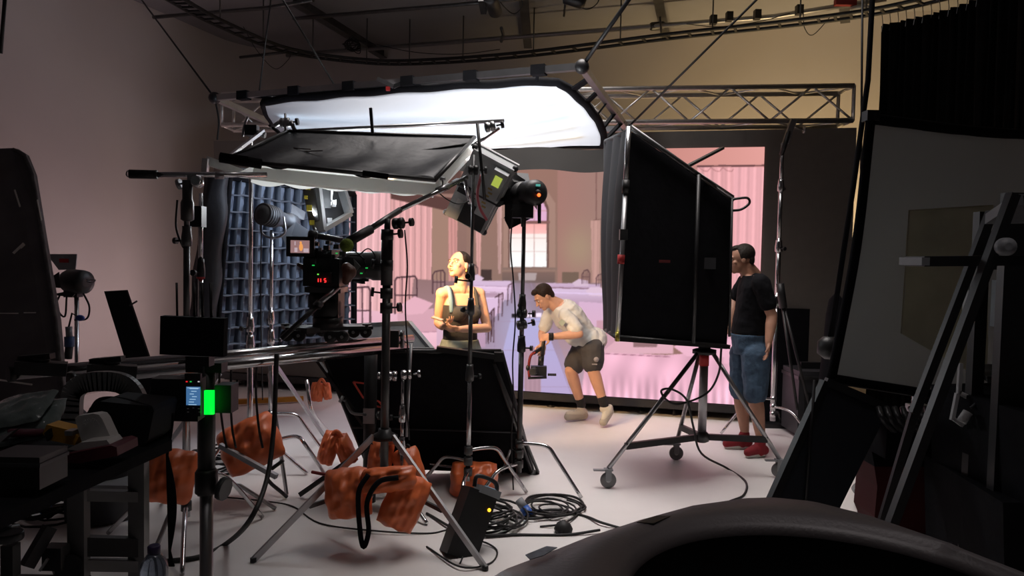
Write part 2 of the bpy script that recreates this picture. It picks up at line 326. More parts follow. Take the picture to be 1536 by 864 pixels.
# ---------------- video wall ----------------
def lw(X, z, off=0.0):           # point on the video wall face
    return V3((X, 7.5 - .25 * (X - 1.57), z)) - LN * off
LD = V3((1, -.25, 0)).normalized(); LN = V3((.25, 1, 0)).normalized()
ux = LD.x
t = thing('video_wall', 'large video wall showing a pink dormitory with iron beds and curtains', 'video wall', lw(0, 0))
cab = None; x0 = -3.55; step = .5 * ux
Rm = Matrix((LD, LN, V3((0, 0, 1)))).transposed()
for j in range(6):
    for i in range(14):
        c = lw(x0 + (i + .5) * step, .17 + (j + .5) * .4533) + LN * .05
        if cab is None:
            bb = B().box((0, 0, 0), (.4995, .09, .4532), Rm); bb.box(V3((0, 0, 0)) + LN * .06, (.3, .05, .25), Rm)
            me = bpy.data.meshes.new('panel'); me.from_pydata(bb.v, [], bb.f); me.materials.append(M['screenborder']); cab = me
        o = bpy.data.objects.new('panel', cab); C.objects.link(o); o.parent = t; o.location = c - t.location
B().box(lw((x0 * 2 + 14 * step) / 2, .125) + LN * .1, (7.0, .25, .075), Rm).build('base_beam', 'black', t)
for k in range(8):
    X = -3.3 + k * .93; p = lw(X, 0) + LN * .1
    B().lathe(p, (0, 0, 1), [(.045, .002), (.045, .012), (.012, .02), (.012, .09)], 12).build('levelling_foot', 'dsteel', t)
    p = p + LD * .33; B().lathe(p + V3((-.015, 0, .035)), LD, [(.02, 0), (.033, .004), (.033, .026), (.02, .03)], 14).build('castor', 'rubber', t)
B().box(lw((x0 * 2 + 14 * step) / 2, 1.5) + LN * .35, (6.9, .05, .05), Rm).build('rear_brace', 'dsteel', t)
B().box(lw((x0 * 2 + 14 * step) / 2, .06) + LN * .4, (6.9, .5, .03), Rm).build('rear_ballast', 'matte', t)
# picture on the wall: drawn from shapes into a colour attribute
OX, OY, SC = 495, 215, 1.6; IW, IH = int(660 * SC), int(400 * SC)
img = np.zeros((IH, IW, 3)); YY, XX = np.mgrid[0:IH, 0:IW]; XX = XX / SC + OX; YY = YY / SC + OY
def c8(c): return np.array(c) / 255.
def put(mask, col, a=1.):
    col = np.asarray(col)
    if col.ndim == 1: img[mask] = img[mask] * (1 - a) + c8(col) * a
    else: img[mask] = img[mask] * (1 - a) + col[mask] / 255. * a
def inpoly(pts):
    m = np.zeros(XX.shape, bool); n = len(pts)
    for i in range(n):
        x1, y1 = pts[i]; x2, y2 = pts[(i + 1) % n]
        if y1 == y2: continue
        c = ((YY > y1) != (YY > y2)) & (XX < (x2 - x1) * (YY - y1) / (y2 - y1) + x1); m ^= c
    return m
def poly(pts, col, a=1.): put(inpoly(pts), col, a)
def line(pts, wd_, col, a=1.):
    m = np.zeros(XX.shape, bool)
    for (x1, y1), (x2, y2) in zip(pts[:-1], pts[1:]):
        dx, dy = x2 - x1, y2 - y1; L2 = dx * dx + dy * dy + 1e-9; tt = np.clip(((XX - x1) * dx + (YY - y1) * dy) / L2, 0, 1)
        m |= (XX - x1 - tt * dx) ** 2 + (YY - y1 - tt * dy) ** 2 < (wd_ / 2) ** 2
    put(m, col, a)
def grad(pts, c0_, c1_, ax='y'):
    m = inpoly(pts); ys = [p[1] for p in pts]; xs = [p[0] for p in pts]
    tt = (YY - min(ys)) / (max(ys) - min(ys) + 1e-6) if ax == 'y' else (XX - min(xs)) / (max(xs) - min(xs) + 1e-6)
    tt = np.clip(tt, 0, 1)[..., None]; put(m, np.array(c0_) * (1 - tt) + np.array(c1_) * tt)
def curtain(x0, x1, y0, y1, col, folds, amp=.13, seed=0):
    m = inpoly([(x0, y0), (x1, y0), (x1 - 2, y1), (x0 + 2, y1)]); tt = (XX - x0) / (x1 - x0) * folds * 2 * PI + .012 * (YY - y0) * math.sin(seed + 1)
    k = 1 + amp * (np.sin(tt + seed) * .6 + .4 * np.sin(2.3 * tt + seed * 2)); put(m, (np.array(col)[None, None] * k[..., None]).clip(0, 255))
grad([(490, 210), (1160, 210), (1160, 620), (490, 620)], (168, 118, 104), (150, 108, 100))
grad([(690, 215), (910, 215), (910, 430), (690, 430)], (158, 112, 98), (146, 112, 100))
# left wall with dark gap and door
poly([(490, 210), (692, 210), (692, 300), (645, 290), (490, 290)], (98, 68, 62)); grad([(490, 285), (527, 285), (527, 500), (490, 500)], (215, 165, 170), (205, 158, 168)); poly([(490, 210), (527, 210), (527, 325), (490, 325)], (84, 70, 68)); poly([(490, 488), (527, 488), (527, 620), (490, 620)], (75, 60, 60))
line([(521, 330), (521, 488)], 1.2, (170, 120, 125)); grad([(640, 290), (700, 290), (700, 430), (640, 430)], (152, 112, 100), (140, 104, 96))
curtain(527, 586, 215, 520, (234, 172, 176), 5, .11, 1); curtain(586, 648, 296, 480, (224, 158, 158), 6, .13, 2); curtain(670, 686, 326, 430, (206, 138, 132), 3, .13, 3); curtain(713, 722, 330, 420, (214, 152, 146), 2, .1, 5)
poly([(648, 300), (672, 310), (672, 430), (648, 430)], (165, 125, 108)); curtain(745, 753, 300, 410, (196, 150, 144), 1, .1, 3)
poly([(586, 284), (700, 300), (700, 322), (586, 298)], (96, 62, 58))
# end wall, window
poly([(755, 300), (770, 286), (795, 280), (822, 288), (833, 305), (833, 405), (755, 405)], (168, 128, 114)); poly([(762, 318), (768, 300), (795, 291), (818, 300), (823, 312), (823, 402), (762, 402)], (112, 78, 72))
poly([(765, 318), (771, 303), (795, 296), (815, 304), (820, 315), (820, 331), (765, 331)], (226, 168, 206)); grad([(765, 335), (820, 335), (820, 400), (765, 400)], (255, 170, 165), (255, 250, 246)); grad([(765, 350), (820, 350), (820, 400), (765, 400)], (255, 232, 226), (255, 255, 255))
for x in (783, 801): line([(x, 300), (x, 400)], .9, (190, 130, 126), .7)
for y in (316, 357, 377): line([(765, y), (820, y)], .8, (200, 140, 134), .7)
line([(762, 333), (823, 333)], 4, (140, 92, 88)); line([(755, 403), (835, 403)], 4, (140, 110, 100)); grad([(753, 408), (832, 408), (832, 430), (753, 430)], (130, 100, 92), (110, 88, 84)); poly([(777, 409), (805, 409), (803, 420), (778, 420)], (176, 156, 156))
grad([(836, 250), (910, 250), (910, 430), (836, 430)], (168, 118, 108), (160, 122, 112), 'x')
g = np.exp(-(((XX - 868) / 26) ** 2 + ((YY - 372) / 34) ** 2)); img[:] = img * (1 - .45 * g[..., None]) + c8((176, 160, 118)) * .45 * g[..., None]
line([(894, 222), (894, 330)], .8, (120, 80, 76)); line([(890, 330), (905, 328), (910, 330)], .8, (110, 76, 70)); curtain(886, 900, 330, 430, (196, 146, 136), 2, .07, 1)
poly([(721, 404), (737, 404), (737, 420), (721, 420)], (72, 54, 52)); poly([(843, 408), (868, 408), (868, 424), (843, 424)], (120, 96, 82))
# floor
grad([(620, 418), (748, 426), (720, 620), (600, 620)], (150, 112, 112), (206, 158, 178)); grad([(800, 424), (910, 424), (1010, 620), (800, 620)], (150, 118, 122), (196, 158, 180))
grad([(748, 424), (802, 424), (880, 620), (690, 620)], (138, 112, 122), (192, 164, 204)); grad([(766, 478), (812, 476), (870, 620), (730, 620)], (176, 168, 220), (184, 158, 204))
g = np.exp(-(((XX - 768) / 32) ** 2 + ((YY - 480) / 60) ** 2)) * (YY > 420); img[:] = img * (1 - .55 * g[..., None]) + c8((176, 172, 220)) * .55 * g[..., None]
for x in (716, 748, 790, 830): line([(745 + (x - 745) * .6, 425), (x + (x - 770) * .5, 600)], .8, (160, 132, 165))
for y in (450, 482, 525, 580): line([(700, y), (880, y)], .7, (165, 138, 170))
curtain(785, 812, 520, 620, (176, 136, 152), 4, .05, 1)
poly([(767, 470), (786, 470), (786, 476), (767, 476)], (40, 34, 40)); poly([(787, 469), (812, 469), (812, 475), (787, 475)], (255, 226, 250)); line([(794, 468), (794, 476)], 1.4, (90, 70, 90)); line([(803, 468), (803, 476)], 1.4, (90, 70, 90))
# beds
DK = (84, 54, 62)
def bedhead(x0, x1, y0, y1, w_=2.0, n=2):
    line([(x0, y1), (x0, y0 + 6), (x0 + 3, y0 + 1), (x1 - 3, y0 - 1), (x1, y0 + 4), (x1, y1)], w_, DK); line([(x0, (y0 + y1) / 2), (x1, (y0 + y1) / 2)], w_ * .6, DK)
    for k in range(1, n + 1): line([(x0 + (x1 - x0) * k / (n + 1), y0), (x0 + (x1 - x0) * k / (n + 1), y1)], w_ * .6, DK)
grad([(527, 462), (600, 470), (600, 530), (527, 530)], (236, 178, 196), (222, 160, 182))
bedhead(519, 555, 431, 500, 2.6); bedhead(592, 625, 415, 470, 2.4); bedhead(649, 667, 406, 440, 1.8); bedhead(704, 716, 398, 425, 1.4, 1)
grad([(596, 470), (650, 462), (655, 500), (655, 545), (596, 545)], (218, 160, 176), (214, 150, 170)); poly([(596, 460), (622, 444), (650, 455), (634, 470), (612, 472)], (232, 170, 188)); grad([(600, 500), (660, 497), (660, 520), (600, 522)], (246, 188, 206), (236, 176, 196))
line([(598, 500), (655, 497)], 1, (180, 118, 140))
# far left beds, lilac
grad([(706, 421), (765, 421), (769, 426), (764, 450), (706, 448)], (214, 180, 214), (204, 172, 206)); poly([(706, 414), (716, 411), (726, 417), (722, 421), (706, 421)], (216, 184, 210)); line([(706, 428), (768, 430)], 1, (170, 130, 160)); poly([(706, 428), (762, 430), (755, 452), (712, 446)], (228, 190, 224))
grad([(710, 436), (754, 438), (750, 470), (712, 466)], (180, 140, 165), (212, 172, 204)); poly([(712, 446), (750, 446), (744, 474), (714, 472)], (222, 184, 220))
for bx, by, h in ((762, 428, 30), (768, 424, 30), (748, 440, 40), (754, 440, 34), (741, 463, 50), (733, 470, 45), (737, 466, 46)): line([(bx, by), (bx - 1, by + h)], 1.3, DK)
line([(762, 428), (769, 424)], 1.3, DK); line([(742, 446), (754, 439)], 1.5, DK); line([(728, 478), (741, 462)], 1.6, DK)
for k in range(6): line([(729 + 2.2 * k, 478 - 2.6 * k), (729 + 2.2 * k, 515 - 2.6 * k)], .7, DK)
for (x0_, y0_, x1_, y1_) in ((706, 430, 766, 432), (712, 446, 750, 447), (706, 438, 752, 439)): line([(x0_, y0_), (x1_, y1_)], 1.0, (246, 214, 244), .8)
grad([(655, 468), (700, 470), (706, 530), (655, 530)], (226, 178, 200), (210, 164, 190)); grad([(712, 452), (728, 452), (728, 520), (706, 520)], (196, 156, 186), (186, 146, 176)); poly([(716, 474), (744, 472), (728, 490), (716, 492)], (150, 118, 140), .5)
# right beds
grad([(818, 424), (900, 426), (900, 432), (818, 432)], (206, 172, 204), (196, 160, 192)); poly([(858, 424), (868, 418), (882, 421), (882, 429), (862, 429)], (214, 182, 206))
poly([(818, 430), (905, 432), (905, 436), (822, 435)], (150, 112, 130)); grad([(822, 432), (905, 434), (905, 462), (836, 458)], (220, 190, 224), (178, 138, 164)); poly([(878, 436), (886, 430), (900, 430), (908, 436), (902, 444), (884, 443)], (222, 188, 212)); bedhead(873, 884, 405, 425, 1.2, 3); bedhead(894, 908, 411, 428, 1.2, 3)
line([(822, 438), (905, 441)], 2, (226, 196, 236)); grad([(868, 452), (915, 455), (915, 520), (868, 520)], (216, 172, 206), (224, 170, 196))
poly([(895, 480), (1010, 480), (1010, 530), (895, 528)], (206, 150, 168)); poly([(930, 505), (1010, 505), (1010, 530), (900, 530)], (226, 168, 184)); poly([(948, 500), (990, 500), (985, 520), (950, 520)], (150, 108, 112))
# nearest bed at the bottom right
m = inpoly([(880, 528), (1000, 532), (1143, 522), (1160, 522), (1160, 625), (870, 600)]); k = 1 + .05 * np.sin(XX * .13 + YY * .05) + .04 * np.sin(XX * .031 - YY * .09 + 2) - .12 * np.clip((YY - 560) / 40, 0, 1) * np.sin(XX * .5)
put(m, (np.array((238, 172, 196))[None, None] * k[..., None]).clip(0, 255)); line([(885, 529), (1005, 535)], 1, (160, 100, 120)); poly([(1010, 520), (1030, 506), (1080, 505), (1120, 512), (1130, 528), (1080, 536), (1030, 534)], (240, 176, 200))
# right pink curtain
grad([(950, 215), (1150, 215), (1150, 252), (950, 252)], (206, 130, 122), (226, 146, 140), 'x'); poly([(908, 215), (1046, 215), (1046, 500), (908, 500)], (190, 128, 120)); grad([(1000, 215), (1150, 215), (1150, 248), (1000, 248)], (208, 134, 124), (232, 154, 146), 'x')
curtain(1046, 1160, 250, 505, (236, 162, 166), 7, .10, 2); line([(1046, 249), (1150, 248)], 2.4, (96, 60, 62))
for k in range(7): line([(1048 + 18 * k, 251), (1055 + 18 * k, 256), (1061 + 18 * k, 257), (1066 + 18 * k, 251)], 1, (176, 110, 112))
curtain(1100, 1160, 250, 520, (240, 166, 172), 4, .08, 1); poly([(1090, 500), (1160, 498), (1160, 545), (1085, 545)], (238, 174, 198), .8)
# slight blur
lum = img.mean(2, keepdims=True); img[:] = np.clip((img * .84 + lum * .16) * 1.03, 0, 1)
for _ in range(2):
    img[1:-1] = (img[:-2] + 2 * img[1:-1] + img[2:]) / 4; img[:, 1:-1] = (img[:, :-2] + 2 * img[:, 1:-1] + img[:, 2:]) / 4
lin = np.where(img <= .04045, img / 12.92, ((np.clip(img, 0, 1) + .055) / 1.055) ** 2.4)
XA, XB, ZA, ZB = -2.05, 2.44, .17, 2.72; nu, nv = 640, 364
us = np.linspace(0, 1, nu + 1); vs_ = np.linspace(0, 1, nv + 1); U, Vv = np.meshgrid(us, vs_)
WX = XA + (XB - XA) * U; WZ = ZA + (ZB - ZA) * Vv; pw = np.stack([WX, 7.5 - .25 * (WX - 1.57), WZ], -1); pw -= np.array(LN) * .006
rel = pw - np.array(CAM); dz = rel @ np.array(fw); ix = 768 + F * (rel @ np.array(rt)) / dz; iy = 432 - F * (rel @ np.array(up)) / dz
jx = np.clip(((ix - OX) * SC), 0, IW - 1).astype(int); jy = np.clip(((iy - OY) * SC), 0, IH - 1).astype(int); cols = lin[jy, jx]
me = bpy.data.meshes.new('picture'); vv = (pw - np.array(t.location)).reshape(-1, 3); idx = np.arange((nu + 1) * (nv + 1)).reshape(nv + 1, nu + 1)
qd = np.stack([idx[:-1, :-1], idx[:-1, 1:], idx[1:, 1:], idx[1:, :-1]], -1).reshape(-1, 4)
me.vertices.add(len(vv)); me.vertices.foreach_set('co', vv.ravel()); me.loops.add(qd.size); me.loops.foreach_set('vertex_index', qd.ravel().astype(np.int32)); me.polygons.add(len(qd))
me.polygons.foreach_set('loop_start', np.arange(0, qd.size, 4, dtype=np.int32)); me.update(calc_edges=True); me.validate()
at = me.color_attributes.new('picture', 'FLOAT_COLOR', 'POINT'); at.data.foreach_set('color', np.concatenate([cols.reshape(-1, 3), np.ones((len(vv), 1))], 1).ravel())
mm = bpy.data.materials.new('led_picture'); mm.use_nodes = True; N = mm.node_tree.nodes; N.remove(N['Principled BSDF']); em = N.new('ShaderNodeEmission'); an = N.new('ShaderNodeAttribute'); an.attribute_name = 'picture'
mm.node_tree.links.new(an.outputs['Color'], em.inputs[0]); em.inputs[1].default_value = 1.0; mm.node_tree.links.new(em.outputs[0], N['Material Output'].inputs[0]); me.materials.append(mm)
o = bpy.data.objects.new('picture', me); C.objects.link(o); o.parent = t; o['label'] = 'lit picture of a pink dormitory with a tall window and rows of beds'
# ---------------- truss ----------------
def tr(X, z, d=0.0): return V3((X, 7.11 - .15 * (X - 3.14) + d, z))
t = thing('lighting_truss', 'silver box truss spanning above the video wall', 'truss', tr(0, 2.9))
TX0, TX1 = -3.1, 3.14
for z in (2.93, 3.25):
    for d in (-.16, .17): B().cyl(tr(TX0, z, d), tr(TX1, z, d), .025, n=12).build('chord', 'alu', t)
n = 17; dx = (TX1 - TX0) / n
for i in range(n):
    a, b_ = TX0 + i * dx, TX0 + (i + 1) * dx
    for d in (-.16, .17):
        z0, z1 = (2.93, 3.25) if (i + (d > 0)) % 2 else (3.25, 2.93); B().cyl(tr(a, z0, d), tr(b_, z1, d), .011, n=8).build('diagonal', 'alu', t)
    for z in (2.93, 3.25): d0, d1 = (-.16, .17) if i % 2 else (.17, -.16); B().cyl(tr(a, z, d0), tr(b_, z, d1), .010, n=8).build('diagonal', 'alu', t)
for X in (TX0, TX1):
    for p, q in (((2.93, -.16), (3.25, -.16)), ((2.93, .17), (3.25, .17)), ((2.93, -.16), (2.93, .17)), ((3.25, -.16), (3.25, .17))): B().cyl(tr(X, *p), tr(X, *q), .018, n=8).build('end_brace', 'alu', t)
# ---------------- overhead frame with silk ----------------
t = thing('overhead_silk_frame', 'huge overhead frame with glowing white diffusion silk laced inside', 'diffusion frame', (FL + FR + BR + BL) / 4)
def sq(p, q, parent, nm='frame_tube', w_=.05, m='steel'): return B().bar(p, q, w_, w_).build(nm, m, parent)
sq(FL, FR, t); sq(FR, BR, t); sq(BR, BL, t); sq(BL, FL, t)
for p in (FL, FR, BR, BL): B().ell(p, (.055,) * 3, nu=12, nv=8).build('corner_joint', 'black', t)
S00, S10, S11, S01 = P(378, 152, 6.55), P(852, 118, 5.6), P(925, 222, 6.75), P(440, 224, 7.75)
def silk(u, v):
    # rounded corners, gentle sag
    uu, vv2 = 2 * u - 1, 2 * v - 1; k = .07; uu2 = uu * (1 - k * vv2 * vv2 * abs(uu) ** 4); vv3 = vv2 * (1 - k * uu * uu * abs(vv2) ** 4); u, v = (uu2 + 1) / 2, (vv3 + 1) / 2
    p = S00.lerp(S10, u).lerp(S01.lerp(S11, u), v); sag = .16 * (1 - uu * uu) * (1 - vv2 * vv2) + .006 * math.sin(u * 34) * abs(vv2) ** 3 + .005 * math.sin(v * 30) * abs(uu) ** 3
    return p - V3((0, 0, sag))
B().grid(silk, 60, 40).build('silk', 'muslin', t)
hem = [silk(u / 40, 0) for u in range(41)] + [silk(1, v / 30) for v in range(1, 31)]; hem2 = [silk(0, v / 30) for v in range(31)] + [silk(u / 40, 1) for u in range(1, 41)]
b = B()
def strip(b, ps, n_, w_, th=.006):
    for p, q in zip(ps[:-1], ps[1:]): b.bar(p + n_ * w_ / 2, q + n_ * w_ / 2, w_, th, upv=V3((0, 0, 1)))
b = B(); b.tube([p + V3((0, 0, .012)) for p in hem], .035, 6); b.tube([p + V3((0, 0, .01)) for p in hem2], .028, 6); b.build('black_hem', 'matte', t)
for k in range(6):
    f = (k + .6) / 6.2; p = FL.lerp(FR, f); q = silk(min(1, f + .02), 0); a = (FR - FL).normalized()
    B().box(p, (.11, .07, .075), Matrix((a, a.cross(V3((0, 0, -1))), V3((0, 0, 1)))).transposed()).build('tie_strap', 'matte', t); B().cyl(p, q, .012, n=6).build('lace', 'matte', t)
for k in range(5):
    f = .15 + k * .18; p = FR.lerp(BR, f); q = silk(1, f); B().bar(p, q, .07, .015).build('tie_strap', 'matte', t)
# grey cloth skirt hanging off the back of the frame
k0, k1 = P(690, 224, 6.95), P(914, 222, 6.6)
def sk(u, v): p = k0.lerp(k1, u); return p + V3((.0, .02 * math.sin(u * 17) * v, -.20 * v - .015 * math.sin(u * 9)))
B().grid(sk, 40, 6).build('hanging_skirt', 'skirt', t)
# LED tubes lying above the silk
for k in range(4):
    v = .25 + .17 * k; p, q = silk(.06, v) + V3((0, 0, .07)), silk(.94, v) + V3((0, 0, .07)); mid = (p + q) / 2; dz_ = V3((0, 0, 0))
    tt = thing('tube_light', '', 'tube light', mid, 'tube lights lying above the overhead silk'); tt['label'] = 'long tube light above the overhead silk, ' + ['nearest the front bar', 'second behind the front bar', 'third behind the front bar', 'nearest the rear skirt'][k]
    p, q = p + dz_, q + dz_
    B().cyl(p, q, .022).build('tube', 'lgrey', tt); B().cyl(p, p + (p - q).normalized() * .05, .026).build('end_cap', 'black', tt)
    l = lamp('tube_glow', 'AREA', (p + q) / 2 - V3((0, 0, .03)), (p + q) / 2 - V3((0, 0, 1)), 1.7, ((.76, .89, 1), (.80, .92, 1), (1, .84, .60), (1, .70, .38))[k], ((q - p).length, .06))
    d = (q - p).normalized(); zz = V3((0, 0, 1)); yy = zz.cross(d).normalized(); zz = d.cross(yy); l.rotation_euler = Matrix((d, yy, zz)).transposed().to_euler()
# clip with red tape on the frame
t = thing('spring_clamp', 'small metal clamp with red tape on the front bar of the overhead frame', 'clamp', P(575, 122, 6.1))
B().bar(P(566, 118, 6.0), P(590, 130, 6.0), .03, .03).build('jaw', 'steel', t); B().bar(P(590, 130, 6.0), P(606, 124, 6.0), .02, .03).build('handle', 'black', t); B().box(P(582, 133, 6.0), (.03, .03, .03)).build('tape', 'red', t)
# ---------------- stands ----------------
def knob(b, p, d, L=.05, r=.012):
    p = V3(p); d = V3(d).normalized(); b.cyl(p, p + d * L, .006, n=6); b.cyl(p + d * L, p + d * (L + .018), r * 1.5, n=10); return b
def cstand(label, xy, top, mats=('chrome', 'chrome'), yaw=0, r=.016, legr=.5, hubs=(.34, .27, .20), collars=(.9, 1.35), legm=None, group=None, head=True):
    legr *= .86; x, y = xy; t = thing('light_stand', label, 'light stand', (x, y, 0), group)
    zc_ = list(collars) + [top]; z0 = .14; rr = r
    for k, z1 in enumerate(zc_):
        B().cyl((x, y, z0), (x, y, z1), rr, n=12).build('column', mats[min(k, 1)], t)
        if k < len(collars):
            a = yaw + k * 2; b = B().lathe((x, y, z1 - .06), (0, 0, 1), [(rr + .004, 0), (rr + .011, .006), (rr + .011, .05), (rr + .006, .085), (rr + .006, .11)], 14); co = b.build('collar', mats[1] if mats[0] == 'chrome' else 'black', t)
            knob(B(), (x, y, z1 - .03), (math.cos(a), math.sin(a), 0), .06).build('knob', 'black', co)
        z0 = z1 - .02; rr *= .86
    for k in range(3):
        a = yaw + k * 2 * PI / 3; d = V3((math.cos(a), math.sin(a), 0)); h = hubs[k]; c = V3((x, y, 0))
        B().tube(sm([c + V3((0, 0, h)), c + d * .10 + V3((0, 0, h + .005)), c + d * .20 + V3((0, 0, h - .01)), c + d * (legr * .62) + V3((0, 0, h * .72)), c + d * legr + V3((0, 0, .012))], 5), .0125, 10).build('leg', legm or mats[0], t)
        B().cyl(c + V3((0, 0, h - .025)), c + V3((0, 0, h + .025)), .028, n=12).build('hub', mats[1], t)
    return t
def griphead(t, p, d, m='steel'):
    p = V3(p); d = V3(d).normalized(); a, dd, b_ = axes(d)
    gh = B().lathe(p - d * .035, d, [(.02, 0), (.032, .006), (.032, .028), (.022, .034), (.032, .04), (.032, .062), (.02, .068)], 14).build('grip_head', m, t)
    knob(B(), p + d * .04, d, .03, .016).build('grip_knob', 'black' if m != 'chrome' else 'chrome', gh)
def vx(px, py, Y): p = P(px, py, Y); return (p.x, p.y)
S2 = vx(706, 480, 4.75); tS2 = cstand('chrome light stand left of the crouching man, holding the black frame and the panel lamp', S2, P(712, 232, 4.75).z, ('chrome', 'dsteel'), yaw=.45, collars=(.85, 1.28, 1.5))
griphead(tS2, (S2[0], S2[1], P(712, 255, 4.75).z), (1, 0, .0), 'black'); B().cyl(P(716, 185, 4.7), P(727, 300, 4.7), .010).build('grip_arm', 'black', tS2); griphead(tS2, P(735, 190, 4.7), (.9, .1, .2), 'steel')
knob(B(), (S2[0], S2[1], P(706, 422, 4.75).z), (-1, -.2, .1), .09, .016).build('knob', 'black', tS2)
S3 = vx(783, 480, 4.95); tS3 = cstand('black light stand carrying the black barn-door spotlight in front of the window picture', S3, P(788, 322, 4.95).z, ('dsteel', 'dsteel'), yaw=-.25, collars=(1.02, 1.3), legm='chrome', r=.018)
S5 = vx(376, 400, 5.3); cstand('tall chrome stand in front of the quilted grid, taller of the two', S5, P(376, 192, 5.3).z, ('chrome', 'chrome'), yaw=2.0, collars=(.95, 1.08), r=.02)
S6 = vx(407, 430, 5.7); cstand('chrome stand holding the theatre spotlight in front of the quilted grid', S6, P(407, 345, 5.7).z, ('chrome', 'chrome'), yaw=.1, collars=(.95, 1.1), r=.018)
S7 = vx(1166, 432, 6.75); t7 = cstand('tall chrome stand right of the man in black, clamped to the truss end', S7, P(1180, 215, 6.75).z, ('chrome', 'chrome'), yaw=PI, collars=(1.25, 1.75, 2.3), r=.026, legr=.55)
B().bar(P(1178, 215, 6.75), P(1190, 180, 6.75), .05, .05).build('clamp', 'steel', t7); knob(B(), P(1184, 190, 6.75), (1, 0, -.2), .13, .02).build('clamp_handle', 'steel', t7); B().tube(sm([P(1172, 232, 6.75), P(1178, 215, 6.70), P(1184, 195, 6.75)]), .02, 8).build('jaw', 'black', t7)
p0 = V3((S7[0], S7[1], P(1166, 450, 6.75).z)); t = thing('folded_tripod', 'black folded tripod with green tape leaning on the tall chrome stand', 'tripod', (p0.x + .2, p0.y - .1, 0))
for a, c in ((1173, 1196), (1175, 1216)): B().cyl(P(a, 455, 6.6), P(c, 615, 6.45), .013).build('leg', 'black', t)
B().cyl(P(1170, 425, 6.6), P(1175, 462, 6.6), .035).build('head', 'black', t); B().cyl(P(1174.5, 462, 6.6), P(1177, 478, 6.595), .016).build('tape', mat('green_tape', (.03, .4, .05), .6), t)
S8 = vx(605, 520, 4.55); t8 = cstand('short chrome stand in front of the big black low reflector', S8, P(604, 560, 4.55).z, ('chrome', 'chrome'), yaw=1.2, collars=(.42, .62), hubs=(.16, .13, .10), legr=.35, r=.014)
griphead(t8, P(610, 562, 4.55), (1, 0, .1), 'chrome'); griphead(t8, P(588, 564, 4.55), (-1, 0, 0), 'chrome'); B().cyl(P(617, 515, 4.55), P(610, 655, 4.55), .008).build('grip_arm', 'steel', t8)
# two stands at the left
S4 = vx(280, 400, 4.0); t4 = cstand('chrome stand at the left holding the horizontal boom arm', S4, P(281, 275, 4.0).z, ('chrome', 'dsteel'), yaw=.9, collars=(1.15, 1.68), r=.02, legr=.55)
p = P(281, 300, 4.0); B().lathe(V3((p.x, p.y, P(280, 332, 4).z)), (0, 0, 1), [(.02, 0), (.034, .01), (.034, .10), (.026, .12), (.026, .22)], 14).build('sleeve', 'dsteel', t4); B().tube(sm([P(266, 300, 4), P(264, 340, 4), P(272, 365, 4), P(276, 372, 4)]), .006, 6).build('safety_cable', 'rubber', t4)
S4b = vx(301, 400, 4.35); t4b = cstand('second chrome stand with red tape, behind the monitor at the left', S4b, P(303, 290, 4.35).z, ('steel', 'chrome'), yaw=2.5, collars=(1.05, 1.5), r=.017)
B().box(P(297, 325, 4.3), (.07, .07, .12)).build('clamp', 'black', t4b); B().cyl((S4b[0], S4b[1], P(300, 418, 4.35).z), (S4b[0], S4b[1], P(300, 402, 4.35).z), .024).build('tape', 'red', t4b)
# booms
t = thing('boom_arm', 'horizontal chrome boom arm with black rubber grip pointing to the left wall', 'boom arm', P(290, 262, 4.0))
B().cyl(P(232, 262, 4.0), P(400, 262, 4.3), .015).build('tube', 'chrome', t); B().cyl(P(194, 261, 3.97), P(236, 262, 4.0), .024).build('grip', 'rubber', t); B().tube(sm([P(196, 267, 3.97), P(190, 263, 3.97), P(191, 257, 3.97), P(197, 256, 3.97)]), .004, 6).build('hook', 'steel', t)
B().cyl(P(322, 263, 4.16), P(336, 263, 4.18), .021).build('collar', 'steel', t); griphead(t, P(296, 273, 4.0), (.3, -1, .0), 'chrome'); B().box(P(291, 270, 4.02), (.05, .06, .05)).build('clamp_block', 'steel', t); knob(B(), P(285, 272, 4.0), (-1, 0, -.3), .05, .02).build('clamp_knob', 'steel', t)
t = thing('boom_arm', 'diagonal boom arm with black foam grip rising right to the panel lamp', 'boom arm', P(590, 322, 4.3))
B().cyl(P(600, 315, 4.32), P(700, 266, 4.72), .015).build('tube', 'chrome', t); B().cyl(P(545, 350, 4.1), P(600, 315, 4.32), .018).build('rear_tube', 'dsteel', t); B().cyl(P(524, 362, 4.02), P(556, 344, 4.14), .027).build('grip', 'rubber', t); B().cyl(P(655, 287, 4.54), P(672, 279, 4.61), .022).build('collar', 'steel', t); knob(B(), P(664, 280, 4.57), (0, -.2, 1), .04).build('knob', 'steel', t); B().cyl(P(697, 268, 4.7), P(705, 305, 4.78), .013).build('spigot', 'chrome', t)
tag(B().ell(P(520, 368, 3.98), (.037,) * 3).build('tennis_ball', 'green'), 'green tennis ball stuck on the end of the diagonal boom grip', 'ball')
# heavy combo stand in the middle
hub = P(577, 652, 4.22); cx, cy = hub.x, hub.y; t = thing('combo_stand', 'heavy black and steel tripod stand at front centre, carrying the diagonal boom', 'light stand', (cx, cy, 0))
B().cyl((cx, cy, .28), (cx, cy, P(580, 428, 4.22).z), .024).build('column', 'dsteel', t); B().cyl((cx, cy, P(580, 428, 4.22).z), (cx, cy, P(581, 345, 4.22).z), .034).build('upper_column', 'black', t); B().cyl((cx, cy, P(581, 350, 4.22).z), (cx, cy, P(581, 328, 4.22).z), .018).build('spigot', 'black', t)
for yy, s in ((398, -1), (440, -1), (462, 1), (352, 1)):
    z = P(580, yy, 4.22).z; B().cyl((cx, cy, z - .03), (cx, cy, z + .03), .036, n=14).build('collar', 'black', t); knob(B(), (cx, cy, z), (s, -.2, .1), .07, .018).build('knob', 'black', t)
griphead(t, P(598, 335, 4.2), (1, -.3, .1), 'black')
